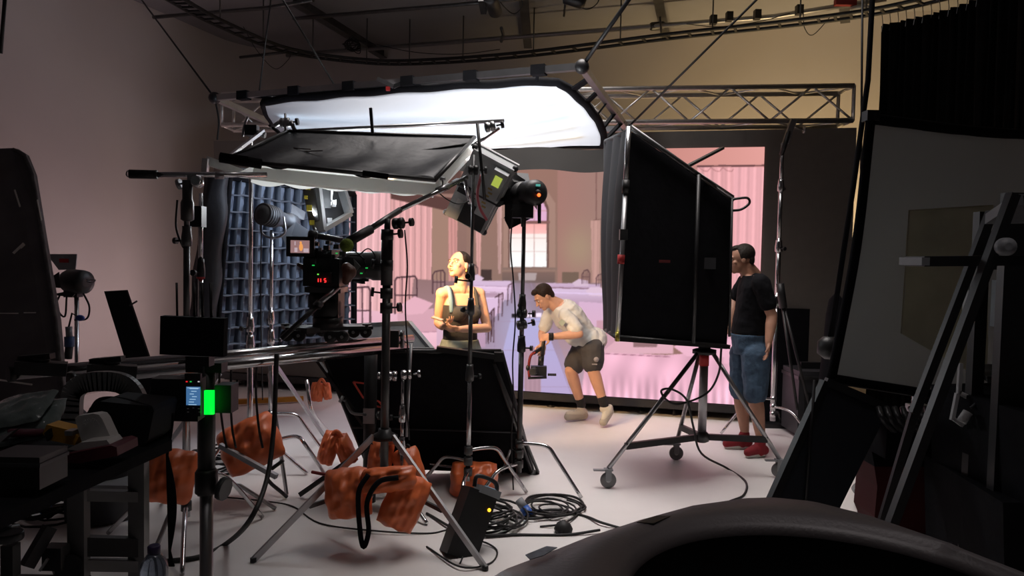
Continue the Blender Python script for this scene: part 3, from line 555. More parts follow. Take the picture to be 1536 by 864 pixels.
B().lathe((cx, cy, hub.z - .035), (0, 0, 1), [(.03, 0), (.075, .01), (.075, .03), (.04, .05), (.035, .07)], 18).build('hub', 'black', t)
B().lathe((cx, cy, .27), (0, 0, 1), [(.03, 0), (.05, .01), (.05, .04), (.03, .05)], 16).build('lower_hub', 'dsteel', t)
for fx, fy in ((380, 840), (728, 852)):
    f = PZ(fx, fy, .012); B().bar(V3((cx, cy, hub.z)) + (f - V3((cx, cy, 0))).normalized() * .07, f, .016, .032).build('leg', 'steel', t); g = V3((cx, cy, hub.z)).lerp(f, .60); B().bar(V3((cx, cy, .29)), g, .014, .022).build('brace', 'dsteel', t); B().cyl(f - V3((0, 0, .01)), f + V3((0, 0, .012)), .016).build('foot', 'rubber', t)
f = V3((cx - .22, cy + .80, .012)); B().bar(V3((cx, cy + .05, hub.z)), f, .016, .032).build('leg', 'steel', t); B().bar(V3((cx, cy, .29)), V3((cx, cy, hub.z)).lerp(f, .6), .014, .022).build('brace', 'dsteel', t)
# hollow support column for the rail
sx, sy = vx(555, 600, 4.35); t = thing('rail_stand', 'black tube stand with steel clamp holding the right end of the camera rail', 'light stand', (sx, sy, 0))
# ---------------- big low reflector ----------------
Tl, Tr, Br, Bl = P(484, 530, 4.75), P(752, 530, 4.95), P(800, 712, 5.45), P(552, 700, 5.25)
t = thing('low_reflector', 'big black low softbox panel with red outline emblem leaning before the actress', 'reflector', (Bl + Br) / 2 * 1.0)
n = (Tr - Tl).cross(Bl - Tl).normalized(); n = n if n.y > 0 else -n
B().grid(lambda u, v: Tl.lerp(Tr, u).lerp(Bl.lerp(Br, u), v) + n * (.02 * math.sin(PI * u) * math.sin(PI * v) + .004 * math.sin(u * 23 + v * 9)), 30, 20, n * .012).build('cloth', 'matte', t)
for p, q in ((Tl, Tr), (Tr, Br), (Br, Bl), (Bl, Tl)): B().cyl(p + n * .02, q + n * .02, .018).build('frame_tube', 'black', t)
mid1, mid2 = Tl.lerp(Bl, .62), Tr.lerp(Br, .62); B().tube([mid1 - n * .012, mid2 - n * .012], .006, 6).build('seam', 'dgrey', t)
B().bar(P(655, 523, 4.9), P(752, 536, 4.92), .07, .035).build('top_bar', 'black', t); B().box(P(748, 535, 4.9), (.06, .06, .06)).build('corner_clamp', 'rubber', t)
for off in (0, .05): B().cyl(P(741, 545, 4.93) - n * off * 0, P(797, 708, 5.4) + V3((off, 0, 0)), .012).build('side_rod', 'dsteel', t)
B().bar(P(735, 700, 5.45), P(800, 714, 5.45), .05, .05).build('foot_bar', 'dsteel', t); B().ell(P(800, 713, 5.42), (.05, .05, .04)).build('foot', 'rubber', t)
B().cyl(P(645, 695, 5.3), P(700, 703, 5.3), .012).build('lower_tube', 'chrome', t)
def onp(px, py): d = ray(px, py); k = (Tl - CAM).dot(n) / d.dot(n); return CAM + d * k
em_ = [(530, 570), (560, 574)], [(530, 570), (545, 594), (568, 599), (575, 608)], [(553, 604), (572, 608)], [(575, 596), (581, 603)]
b = B()
for l_ in em_:
    for a_, b__ in zip(l_[:-1], l_[1:]): b.bar(onp(*a_) - n * .02, onp(*b__) - n * .02, .012, .006, upv=n)
b.build('emblem', mat('emblem_red', (.85, .10, .07), .7), t)
# second dark lamp frame lying behind it
t = thing('rear_panel_lamp', 'dark flat lamp frame lying tilted behind the top of the low softbox', 'panel lamp', P(600, 510, 5.3))
a_, b__, c_, d_ = P(500, 492, 5.6), P(614, 486, 5.5), P(648, 527, 5.1), P(560, 526, 5.0)
B().prism([a_, b__, c_, d_], (0, .0, -.04)).build('housing', 'dgrey', t)
for p, q in ((a_, b__), (b__, c_), (c_, d_)): B().bar(p, q, .03, .05).build('rim', 'grey', t)
t = thing('small_clamp_lamp', 'small black clamp with knobs beside the heavy stand, at the rail end', 'clamp', P(595, 510, 4.4)); B().box(P(592, 508, 4.4), (.05, .05, .10)).build('body', 'black', t); knob(B(), P(596, 503, 4.4), (1, 0, 0), .02, .02).build('knob', 'dsteel', t); knob(B(), P(596, 515, 4.4), (1, 0, 0), .02, .02).build('knob', 'dsteel', t)
# bracing rods left of the low softbox
tag(B().bar(P(470, 532, 4.9), P(553, 648, 4.7), .022, .022).build('support_rod', 'black'), 'black square rod slanting down under the camera rail towards the low softbox', 'rod')
t = thing('friction_arm', 'small jointed steel arm clamped to the black support rod', 'clamp arm', P(520, 610, 4.6)); B().tube(sm([P(518, 600, 4.75), P(523, 612, 4.7), P(530, 620, 4.6), P(548, 622, 4.45)]), .009, 8).build('arm', 'dsteel', t); knob(B(), P(518, 602, 4.7), (-1, 0, .5), .02, .016).build('knob', 'steel', t)
# ---------------- tilted black silk frame (4x4) ----------------
a_, b__, c_, d_ = P(432, 197, 5.0), P(712, 206, 5.15), P(652, 270, 4.45), P(338, 240, 4.35)
t = thing('black_silk_frame', 'tilted black cloth frame with white underside, on arms above the film camera', 'reflector frame', (a_ + b__ + c_ + d_) / 4)
n = (b__ - a_).cross(d_ - a_).normalized(); n = n if n.y < 0 else -n
B().grid(lambda u, v: a_.lerp(b__, u).lerp(d_.lerp(c_, u), v) - V3((0, 0, .05 * math.sin(PI * u) * math.sin(PI * v) + .012 * math.sin(u * 14 + v * 5) * v + .01 * math.sin(u * 31) * v * v)), 50, 24, -n * .006).build('black_cloth', 'silk', t)
for p, q in ((a_, b__), (b__, c_), (c_, d_), (d_, a_)): B().cyl(p, q, .014).build('frame_tube', 'dsteel', t)
B().cyl(P(330, 236, 4.32), P(392, 246, 4.36), .03).build('corner_sleeve', 'matte', t)
e0, e1_ = P(376, 270, 4.52), P(650, 290, 4.55); r1_ = P(726, 212, 5.2)
a2, b2 = a_ - n * .10 - V3((0, 0, .02)), b__ - n * .10 - V3((0, 0, .02))
def wsk(u, v):
    top = d_.lerp(c_, .12 + .88 * u) + V3((0, .05, -.02)); low = e0.lerp(e1_, u) - V3((0, 0, .012 + .022 * abs(math.sin(u * 17)) * (1 - .3 * u))); return top.lerp(low, v)
B().grid(wsk, 60, 4).build('white_flap', fabric('white_bounce_cloth', (.95, .95, .90), .55), t)
B().grid(lambda u, v: (c_ + V3((0, .05, -.01))).lerp(b__ + V3((.0, .06, 0)), u).lerp((e1_ + V3((.0, .0, -.01))).lerp(r1_, u), v) + V3((0, 0, -.01 * math.sin(u * 9) * v)), 20, 3).build('white_side_flap', MC['white_bounce_cloth'], t)
B().grid(lambda u, v: a2.lerp(b2, u).lerp((d_ - n * .06 + V3((0, .06, -.03))).lerp(c_ - n * .06 + V3((0, .06, -.03)), u), v) - V3((0, 0, .02 * math.sin(PI * u))), 20, 8).build('white_cloth', MC['white_bounce_cloth'], t)
for p, q in ((P(440, 197, 5.02), P(756, 181, 5.3)),): B().cyl(p, q, .013).build('top_tube', 'steel', t)
B().cyl(P(748, 192, 5.2), P(700, 225, 5.1), .014).build('side_tube', 'chrome', t)
B().tube(sm([P(404, 188, 5), P(440, 212, 4.95), P(520, 228, 4.9), P(600, 230, 4.9), P(700, 216, 5.0)]), .010, 8).build('sagging_cord', 'black', t)
B().bar(P(556, 162, 5.0), P(559, 200, 5.0), .02, .02).build('upright_pin', 'dsteel', t)
for i, (x, y) in enumerate(((350, 236), (560, 262))): B().bar(P(x - 16, y - 2, 4.3), P(x + 22, y + 3, 4.34), .04, .03).build('tie_strap', 'matte', t)
b = B()
for l_ in (((440, 222), (466, 224)), ((436, 228), (484, 226)), ((446, 233), (470, 231))): b.bar(P(l_[0][0], l_[0][1], 4.72), P(l_[1][0], l_[1][1], 4.72), .004, .006)
b.build('print', mat('faded_red_print', (.12, .05, .05), .8), t)
t = thing('grip_bracket', 'steel grip joints holding the left end of the black silk frame', 'clamp', P(425, 190, 5.0))
griphead(t, P(428, 184, 5.0), (1, 0, .1), 'steel'); B().cyl(P(407, 192, 5.0), P(422, 182, 5.0), .016).build('joint', 'steel', t); B().cyl(P(428, 170, 5.0), P(428, 205, 5.0), .008).build('pin', 'steel', t); B().cyl(P(436, 182, 5), P(443, 197, 5), .014).build('elbow', 'steel', t); B().bar(P(346, 233, 4.5), P(395, 196, 5.0), .02, .02).build('arm', 'chrome', t); B().bar(P(352, 236, 4.5), P(430, 205, 5.0), .018, .018).build('arm', 'steel', t); B().cyl(P(372, 195, 5), P(398, 203, 5), .02).build('handle', 'dsteel', t)
B().box(P(378, 196, 5.0), (.08, .06, .07)).build('bracket_block', 'black', t); B().tube(sm([P(372, 175, 5.0), P(366, 190, 5.0), P(364, 205, 5.0)]), .008, 6).build('hook', 'steel', t)
t = thing('pink_lit_tube', 'short square steel tube end glinting pink above the horizontal boom', 'tube', P(340, 250, 5.4)); B().bar(P(308, 240, 5.4), P(362, 260, 5.5), .05, .06).build('tube', 'alu', t); B().bar(P(309, 238, 5.38), P(307, 262, 5.38), .04, .04).build('end_plate', 'alu', t)
# ---------------- grid softbox at left ----------------
g00, g10, g11, g01 = P(345, 266, 5.9), P(534, 292, 7.3), P(534, 520, 7.3), P(322, 545, 5.9)
t = thing('grid_softbox', 'large softbox with dark fabric grid behind the film camera', 'softbox', (g01 + g11) / 2)
n = (g10 - g00).cross(g01 - g00).normalized(); n = n if n.y < 0 else -n
def gp(u, v, d=0): return g00.lerp(g10, u).lerp(g01.lerp(g11, u), v) + n * d
B().grid(lambda u, v: gp(u, v, -.085 + .012 * math.sin(v * 60) + .01 * math.sin(u * 50)), 40, 60).build('diffuser', 'gridcloth', t)
for k in range(15):
    u = k / 14; B().grid(lambda a, b_: gp(u + .004 * math.sin(a * 9 + k), a, -.07 + .07 * b_), 8, 1, (g10 - g00).normalized() * .006).build('grid_slat', 'slat', t)
for k in range(12):
    v = k / 11; B().grid(lambda a, b_: gp(a, min(1, v + .010 * math.sin(a * PI) + .004 * math.sin(a * 40)), -.07 + .07 * b_), 28, 1, (0, 0, .012)).build('grid_slat', 'slat', t)
o0, o1, o2, o3 = P(313, 262, 5.75), P(346, 262, 5.85), P(322, 548, 5.85), P(285, 520, 5.75)
B().grid(lambda u, v: o0.lerp(o1, u).lerp(o3.lerp(o2, u), v) + n * (.05 * math.sin(u * PI) + .012 * math.sin(v * 19 + u * 4)), 10, 30, -n * .05).build('black_skirt', mat('black_nylon', (.03, .028, .032), .6, bump=.4, bscale=14), t)
B().tube([o1, o2], .02, 8).build('edge_piping', 'matte', t)
for p, q in ((gp(0, 0, -.02), gp(1, 0, -.02)), (gp(1, 0, -.02), gp(1, 1, -.02)), (gp(0, 1, -.02), gp(1, 1, -.02))): B().tube([p, q], .025, 8).build('frame_tube', 'matte', t)
B().grid(lambda u, v: gp(u, v, -.16), 10, 10).build('back_cloth', 'matte', t)
# top apron with loop strip
B().grid(lambda u, v: gp(u, -.06 * v - .0, -.02 + .03 * v), 20, 2, n * .004).build('top_apron', 'dgrey', t)
# theatre spotlight on S6
sp = P(412, 326, 5.7); t = thing('theatre_spotlight', 'grey theatre spotlight on the chrome stand before the grid softbox', 'spotlight', sp)
d = (P(455, 338, 6.0) - P(400, 322, 5.6)).normalized(); B().lathe(sp - d * .16, d, [(.03, 0), (.07, .02), (.08, .05), (.08, .17), (.06, .20), (.055, .30), (.068, .31), (.068, .38)], 24).build('housing', 'dgrey', t)
for k in range(5): B().lathe(sp - d * (.14 - k * .025), d, [(.078, 0), (.085, .004), (.085, .009), (.078, .013)], 24).build('cooling_fin', 'dgrey', t)
a, dd, b_ = axes(d); B().tube(sm([sp + a * .11 - d * .03, sp + a * .11 - b_ * .12, sp - b_ * .16, sp - a * .11 - b_ * .12, sp - a * .11 - d * .03]), .009, 8).build('yoke', 'steel', t); B().cyl(sp - b_ * .16, (S6[0], S6[1], P(407, 345, 5.7).z - .01), .014).build('spigot', 'steel', t)
B().tube(sm([sp - d * .15, P(392, 350, 5.7), P(391, 420, 5.7), P(392, 520, 5.75), P(394, 600, 5.75)]), .005, 6).build('power_cable', 'rubber', t)
# dark louvre / barn door panel next to it
t = thing('dark_barn_door', 'dark grey hinged barn door flap in front of the theatre spotlight', 'barn door', P(440, 350, 5.85))
B().prism([P(422, 352, 5.7), P(444, 333, 5.75), P(466, 348, 5.8), P(458, 366, 5.8), P(430, 372, 5.75)], (.0, .012, 0)).build('flap', 'dgrey', t); B().prism([P(438, 306, 5.9), P(458, 318, 5.95), P(456, 330, 5.9), P(436, 322, 5.85)], (0, .012, 0)).build('flap', 'dgrey', t)
# hard panel lamp with yellow stickers
t = thing('stickered_panel_lamp', 'black open panel lamp with yellow stickers hung above the film camera', 'panel lamp', P(488, 310, 5.4))
A1, A2, A3, A4 = P(453, 278, 5.4), P(470, 281, 5.3), P(478, 330, 5.3), P(464, 338, 5.4)
B().prism([A1, A2, A3, A4], V3((.02, .12, 0))).build('side_panel', 'dgrey', t)
B1_, B2_, B3_, B4_ = P(470, 279, 5.35), P(506, 279, 5.55), P(519, 322, 5.55), P(478, 346, 5.35)
nn = (B2_ - B1_).cross(B4_ - B1_).normalized(); nn = nn if nn.y > 0 else -nn
B().prism([B1_, B2_, B3_, B4_], nn * .03).build('back_panel', 'dgrey', t)
for p, q in ((B1_, B4_), (B4_, B3_), (B3_, B2_)): B().bar(p - nn * .03, q - nn * .03, .03, .08, upv=nn).build('rim', 'grey', t)
for x, y, s in ((462, 281, .03), (464, 312, .035), (468, 334, .03), (459, 296, .02)): B().box(P(x, y, 5.30), (s, .02, s * 1.2)).build('yellow_sticker', mat('sticker_yellow', (.5, .42, .03), .6), t)
for x, y, s in ((499, 305, .05), (480, 312, .025), (494, 331, .04)): B().box(P(x, y, 5.42), (s, .008, s)).build('white_sticker', 'lgrey', t)
if 1: B().box(P(488, 298, 5.43), (.1, .05, .14)).build('power_unit', 'black', t); B().cyl(P(468, 335, 5.35), P(474, 348, 5.2), .012).build('spigot', 'black', t)
# SkyPanel-like lamp on the boom
ca = V3((.89, 0, -.45)).normalized(); cn = V3((.225, .83, .445)).normalized(); cb = cn.cross(ca).normalized(); ca = cb.cross(cn).normalized(); cb = -cb; RR = Matrix((ca, cb, -cn)).transposed()
cp = P(717, 290, 5.0); t = thing('soft_panel_lamp', 'grey panel lamp with lit yellow display hanging from the diagonal boom', 'panel lamp', cp)
B().box(cp + cn * .05, (.30, .54, .09), RR).build('housing', mat('panel_lamp_grey', (.40, .42, .43), .5), t); B().box(cp + cn * .10, (.32, .56, .02), RR).build('front_rim', 'lgrey', t)
B().box(cp + ca * .085 - cn * .02 + cb * .06, (.10, .36, .07), RR).build('control_box', MC['panel_lamp_grey'], t); B().box(cp + ca * .04 - cn * .012 - cb * .17, (.18, .14, .05), RR).build('black_bay', 'black', t); B().box(cp - ca * .09 - cn * .005 - cb * .02, (.09, .06, .03), RR).build('vent', 'black', t)
B().box(cp + ca * .085 - cn * .058 + cb * .17, (.052, .075, .004), RR).build('display', glow('display_yellow', (.42, .50, .08), .9), t)
b = B(); 
for k in range(6): b.box(cp + ca * (.065 + .012 * (k % 2)) - cn * .057 + cb * (.10 - .028 * k), (.03, .012, .003), RR)
b.build('gold_print', mat('gold_print', (.35, .25, .08), .6), t)
for s, q_ in ((-1, -1), (1, -1), (1, 1), (-1, 1)): B().ell(cp + ca * s * .15 + cb * q_ * .27 + cn * .04, (.022,) * 3, nu=10, nv=6).build('corner_bumper', 'dgrey', t)
B().box(cp - ca * .09 - cn * .001 - cb * .14, (.04, .07, .006), RR).build('white_label', 'lgrey', t)
b = B()
for s in (-1, 1): b.bar(cp + ca * s * .165 + cn * .05, cp + ca * s * .165 - cn * .12 + cb * .05, .03, .012)
b.bar(cp - ca * .165 - cn * .12 + cb * .05, cp + ca * .165 - cn * .12 + cb * .05, .03, .012); b.build('yoke', 'dsteel', t)
wire([P(722, 262, 4.8), P(716, 290, 4.8), P(720, 312, 4.8), P(730, 330, 4.85)], .010, 'red and white strap hanging from the grey panel lamp', mat('red_strap', (.38, .08, .10), .7), 'strap', 'strap')
wire([P(652, 284, 4.55), P(672, 300, 4.6), P(690, 306, 4.7), P(712, 298, 4.8)], .004, 'thin black cable running from the diagonal boom to the grey panel lamp')
# black barn-door spotlight on S3
sp = P(796, 290, 4.95); t = thing('black_spotlight', 'black round spotlight with open barn doors and orange indicator, in front of the window picture', 'spotlight', sp)
d = V3((-.40, .91, 0)).normalized(); B().lathe(sp - d * .06, d, [(.02, -.05), (.06, -.045), (.085, -.02), (.088, .1), (.07, .12), (.07, .17), (.09, .18), (.09, .20)], 24).build('housing', 'black', t)
B().ell(sp - d * .108, (.02,) * 3, nu=10, nv=6).build('bezel', 'dgrey', t)
B().box(sp - d * .112 + V3((.0, 0, .045)), (.03, .01, .014)).build('display', glow('display_teal', (.10, .42, .36), .9), t); B().ell(sp - d * .128 + V3((.0, 0, -.02)), (.012,) * 3, nu=10, nv=6).build('indicator', glow('indicator_orange', (1, .12, .02), 3.), t)
B().box(sp + V3((-.05, 0, -.12)), (.14, .12, .09)).build('driver_box', 'black', t); B().cyl((S3[0], S3[1], P(788, 322, 4.95).z - .02), sp - V3((.02, 0, .08)), .02).build('spigot', 'black', t)
fp = sp + d * .14; a, dd, b_ = axes(d)
for vv, sz in ((b_, 1), (-b_, 1), (a, .9), (-a, .9)):
    s_ = vv.cross(d); B().prism([fp + vv * .085 - s_ * .06, fp + vv * .085 + s_ * .06, fp + vv * .16 + d * .10 * sz + s_ * .09, fp + vv * .16 + d * .10 * sz - s_ * .09], d * .006).build('barn_door', 'black', t)
for ps in (((756, 254), (774, 251), (776, 262), (760, 272)), ((757, 270), (776, 262), (788, 270), (790, 322), (764, 344), (757, 330)), ((764, 344), (790, 318), (800, 326), (780, 336))): B().prism([P(x, y, 5.08) for x, y in ps], (0, .012, 0)).build('barn_door', 'black', t)
for x, y0, y1 in ((784, 322, 340), (809, 300, 335)): B().tube([P(x, y0 - 12, 4.9), P(x, y0, 4.9), P(x, y0 + 4, 4.9), P(x, y1, 4.9)], [.004, .006, .013, .011], 8).build('dangling_plug', 'rubber', t)
tag(B().tube(sm([P(770, 310, 4.98), P(766, 370, 4.98), P(770, 420, 4.98), P(773, 480, 4.98), P(769, 540, 4.98), P(770, 600, 4.98), P(767, 660, 4.98), P(770, 735, 4.9)]), .005, 6).build('cable', 'rubber'), 'black cable hanging from the barn-door spotlight down to the floor', 'cable')
tag(B().tube(sm([P(607, 345, 4.25), P(611, 400, 4.25), P(608, 460, 4.25), P(612, 540, 4.3), P(610, 600, 4.35), P(614, 660, 4.4)]), .0045, 6).build('cable', 'rubber'), 'thin black cable hanging beside the heavy front stand', 'cable')
griphead(tS3, (S3[0], S3[1], P(782, 470, 4.95).z), (1, -.2, 0), 'black'); griphead(tS3, (S3[0], S3[1], P(782, 487, 4.95).z), (1, .2, .2), 'dsteel')
# ---------------- big black softbox on rolling stand ----------------
t = thing('black_softbox', 'big black cloth softbox with sloping top on the rolling stand', 'softbox', P(1040, 518, 5.5))
q0 = [P(909, 212, 5.9), P(944, 196, 4.95), P(926, 506, 4.95), P(908, 494, 5.9)]      # front opening rim, faces left
q1 = [P(1050, 262, 6.0), P(1098, 300, 5.3), P(1090, 520, 5.3), P(1040, 515, 6.0)]
def qd_(q, u, v): return q[0].lerp(q[1], u).lerp(q[3].lerp(q[2], u), v)
def bulge(pa, pb, pc, pd, n_, amp, seed, nm):
    B().grid(lambda u, v: pa.lerp(pb, u).lerp(pd.lerp(pc, u), v) + n_ * amp * (math.sin(PI * u) * math.sin(PI * v) + .25 * math.sin(u * 9 + seed) * math.sin(PI * v)), 24, 24).build(nm, 'matte', t)
bulge(q0[1], q1[1], q1[2], q0[2], V3((0, -1, 0)), .03, 1, 'side_cloth'); bulge(q0[0], q1[0], q1[3], q0[3], V3((0, 1, 0)), .03, 2, 'side_cloth'); bulge(q0[0], q0[1], q1[1], q1[0], V3((0, 0, 1)), .02, 3, 'top_cloth'); bulge(q0[3], q0[2], q1[2], q1[3], V3((0, 0, -1)), .02, 4, 'bottom_cloth'); bulge(q1[0], q1[1], q1[2], q1[3], V3((1, 0, 0)), .04, 5, 'back_cloth')
def pleat(u, v): p = qd_(q0, u, v); return p + V3((-.05 * abs(math.sin(u * 9 + v * 1.2)) * (.4 + .6 * math.sin(PI * min(1, v * 1.1))), 0, 0))
B().grid(pleat, 40, 16).build('pleated_front', mat('charcoal_nylon', (.014, .014, .016), .8, bump=.3, bscale=10), t)
for p, q in ((q0[0], q0[1]), (q0[2], q0[3]), (q0[3], q0[0]), (q0[2], q1[2]), (q1[2], q1[3])): B().cyl(p, q, .018).build('frame_tube', 'black', t)
B().cyl(q0[1] + V3((0, -.03, .02)), q1[1] + V3((0, -.03, .0)), .018).build('top_tube', 'dsteel', t)
B().cyl(P(1034, 252, 5.2), P(1100, 296, 5.2), .014).build('top_tube', 'steel', t)
B().cyl(P(943, 190, 4.88), P(938, 290, 4.88), .018).build('front_tube', 'chrome', t); B().cyl(P(938, 290, 4.88), P(926, 512, 4.88), .016).build('front_tube', 'steel', t)
B().cyl(P(932, 382, 4.88), P(931, 396, 4.88), .024).build('red_tape', 'red', t); B().cyl(P(939, 270, 4.88), P(938, 290, 4.88), .024).build('collar', 'black', t); B().box(P(935, 352, 4.86), (.05, .05, .07)).build('clip', 'dsteel', t); B().cyl(P(926, 498, 4.87), P(926, 512, 4.87), .014).build('brass_tip', mat('brass', (.45, .38, .08), .35, .9), t)
B().cyl(P(1048, 262, 5.12), P(1040, 515, 5.12), .014).build('rear_tube', 'black', t); B().tube(sm([P(1096, 300, 5.25), P(1105, 298, 5.25), P(1121, 297, 5.25), P(1124, 305, 5.25), P(1112, 314, 5.25), P(1098, 316, 5.25)]), .009, 8).build('loop_handle', 'black', t)
B().cyl(P(1098, 298, 5.25), P(1094, 505, 5.25), .010).build('cord', 'black', t)
B().bar(P(1030, 250, 5.5), P(1084, 222, 6.2), .03, .02).build('rear_rod', 'dsteel', t)
B().box(P(1062, 395, 5.2), (.10, .04, .08)).build('clip', 'dgrey', t); B().box(P(997, 392, 4.99), (.075, .006, .02)).build('red_mark', mat('dull_red', (.12, .01, .01), .7), t)
B().bar(P(925, 508, 4.95), P(1092, 520, 5.3), .05, .03).build('bottom_bar', 'black', t)
# rolling stand
w1, w2, w3 = PZ(912, 732, 0), PZ(1014, 690, 0), PZ(1168, 716, 0)
c = V3((PZ(1042, 700).x, 5.5, 0)); hz = P(1042, 528, c.y).z; cx, cy = c.x, c.y
t = thing('rolling_stand', 'heavy steel rolling stand with castors under the black softbox', 'light stand', (cx, cy, 0))
B().cyl((cx, cy, .26), (cx, cy, hz + .03), .032, n=16).build('column', 'steel', t); B().cyl((cx, cy, hz - .10), (cx, cy, hz + .0), .036, n=16).build('red_collar', 'red', t); B().cyl((cx, cy, hz), (cx, cy, hz + .10), .045, n=16).build('receiver', 'black', t); B().lathe((cx, cy, hz - .02), (0, 0, 1), [(.04, 0), (.09, .01), (.09, .04), (.04, .05)], 6).build('hub', 'black', t)
B().lathe((cx, cy, .24), (0, 0, 1), [(.035, 0), (.055, .01), (.055, .06), (.035, .08)], 12).build('lower_hub', 'dsteel', t)
for wv in (w1, w2, w3):
    d = (wv - c).normalized(); ft = wv + V3((0, 0, .14)); top = V3((cx, cy, hz)) + d * .06
    B().cyl(top, ft, .016, n=12).build('leg', 'steel', t); g = top.lerp(ft, .82); B().bar(V3((cx, cy, .28)), V3((g.x, g.y, g.z)), .03, .045).build('brace', 'black', t)
    if wv is not w3 or True:
        s_ = V3((-d.y, d.x, 0)); wc = wv + V3((0, 0, .056))
        wh = B().lathe(wc - V3((0, .014, 0)), (0, 1, 0), [(.03, 0), (.052, .004), (.056, .008), (.056, .02), (.052, .024), (.03, .028)], 22).build('wheel', mat('grey_wheel', (.16, .16, .165), .5), t)
        B().lathe(wc - V3((0, .018, 0)), (0, 1, 0), [(.006, 0), (.016, .002), (.016, .034), (.006, .036)], 12).build('axle', 'steel', wh)
        b = B(); b.bar(wc + V3((0, -.022, 0)), wc + V3((0, -.022, .075)), .04, .004); b.bar(wc + V3((0, .022, 0)), wc + V3((0, .022, .075)), .04, .004); b.box(wc + V3((0, 0, .075)), (.06, .05, .012)); fk = b.build('fork', 'grey', t); B().box(wc + V3((-.06, 0, .07)), (.09, .035, .008)).build('brake_lever', 'grey', fk)
tag(B().tube(sm([P(1082, 522, 5.2), P(1078, 560, 5.25), P(1060, 590, 5.3), P(1020, 606, 5.3), P(1000, 600, 5.25), P(992, 586, 5.2), P(1008, 584, 5.15), P(1030, 600, 5.15), P(1040, 640, 5.2), P(1052, 680, 5.25), PZ(1090, 702, .012), PZ(1118, 722, .008), PZ(1116, 742, .008), PZ(1095, 752, .008)]), .008, 8).build('cable', 'rubber'), 'thick black cable looping down the rolling stand onto the floor', 'cable')
# ---------------- sandbags ----------------
def pillow(b, c, sx, sy, sz, R_, seed, droop=0):
    rnd = random.Random(seed); ph = [rnd.uniform(0, 6) for _ in range(6)]
    def f(u, v, s):
        x, y = 2 * u - 1, 2 * v - 1; e = (max(0, (1 - x * x)) * max(0, (1 - y * y))) ** .45
        wr = 1.25 + .14 * math.sin(6 * x + ph[0] + 4 * y) + .10 * math.sin(11 * y + ph[1] - 5 * x) + .08 * math.sin(17 * x + ph[3])
        pin = 1 - .02 * (1 - abs(x) ** 3) * abs(y) - .10 * abs(x * y) ** 3 + .02 * math.sin(9 * x + ph[4]) * abs(y); pin2 = 1 - .02 * (1 - abs(y) ** 3) * abs(x) - .10 * abs(x * y) ** 3 + .02 * math.sin(8 * y + ph[5]) * abs(x)
        return V3(c) + R_ @ V3((x * sx / 2 * pin2, y * sy / 2 * pin, s * e * sz / 2 * wr - droop * x * x))
    b.grid(lambda u, v: f(u, v, 1), 22, 18); b.grid(lambda u, v: f(v, u, -1), 18, 22); return b
def Rxyz(a, b_, c_): return Matrix.Rotation(c_, 3, 'Z') @ Matrix.Rotation(b_, 3, 'Y') @ Matrix.Rotation(a, 3, 'X')
def sandbag(label, c, lobes, seed, strap=True):
    t = thing('sandbag', label, 'sandbag', c, 'orange sandbags on the stand legs'); c = V3(c)
    for k, (off, size, rot) in enumerate(lobes): pillow(B(), c + V3(off), *size, Rxyz(*rot), seed + k).build('lobe', 'orange', t)
    if len(lobes) > 1: a, b_ = c + V3(lobes[0][0]), c + V3(lobes[1][0]); B().tube(sm([a + V3((0, -.02, .06)), (a + b_) / 2 + V3((0, -.02, .13)), b_ + V3((0, -.02, .06))]), .016, 8).build('bridge', 'orange', t)
    return t
fr = 1.45
c = P(566, 742, 3.95); t = sandbag('large double orange sandbag hanging with black strap on the front stand braces', c, [((-.16, .02, .0), (.26, .28, .17), (fr, -.15, -.1)), ((.15, -.02, -.03), (.22, .31, .15), (fr, .42, .15))], 1)
pillow(B(), c + V3((.07, -.05, .10)), .30, .14, .10, Rxyz(1.2, -.1, 0), 9).build('lobe', 'orange', t)
B().tube(sm([c + V3((-.03, -.10, .14)), c + V3((-.075, -.13, .05)), c + V3((-.065, -.13, -.15)), c + V3((-.045, -.13, -.235)), c + V3((-.02, -.13, -.15)), c + V3((-.03, -.13, .0)), c + V3((.03, -.13, .11)), c + V3((.13, -.11, .13))]), .014, 8).build('strap', 'matte', t)
sandbag('orange sandbag lying on the chrome leg beside the two stands at left', P(376, 666, 4.75), [((0, 0, 0), (.40, .33, .24), (1.3, -.45, .1))], 12)
B().cyl((0, 0, 0), (0, 0, 0.001), .001) 
sandbag('orange sandbag hanging at far left below the cable bag', P(256, 714, 3.6), [((0, 0, 0), (.24, .27, .14), (1.35, .15, .2))], 22)
sandbag('small orange sandbag straddling a chrome leg left of the low softbox', P(505, 670, 5.2), [((-.055, 0, -.01), (.13, .25, .13), (fr, .28, 0)), ((.06, 0, -.02), (.13, .23, .12), (fr, -.45, 0))], 32)
sandbag('orange sandbag farthest back, near the left end of the video wall', P(480, 588, 7.5), [((-.03, 0, 0), (.14, .2, .09), (fr, .1, 0)), ((.07, 0, .01), (.09, .18, .08), (fr, -.2, 0))], 42)
sandbag('dark orange sandbag partly hidden behind the heavy front stand', P(590, 692, 4.6), [((-.08, 0, .03), (.16, .20, .10), (1.3, .1, 0)), ((.10, 0, -.04), (.18, .26, .11), (1.4, -.3, .2))], 52)
sandbag('rounded orange sandbag at the foot of the two middle stands', P(711, 722, 4.95), [((0, 0, 0), (.33, .27, .24), (1.25, 0, .0))], 62)
wire([P(468, 708, 4.35), P(490, 712, 4.3), P(518, 716, 4.2), P(540, 724, 4.1)], .010, 'red perforated strap left of the large double sandbag', 'dred', 'strap', 'strap')
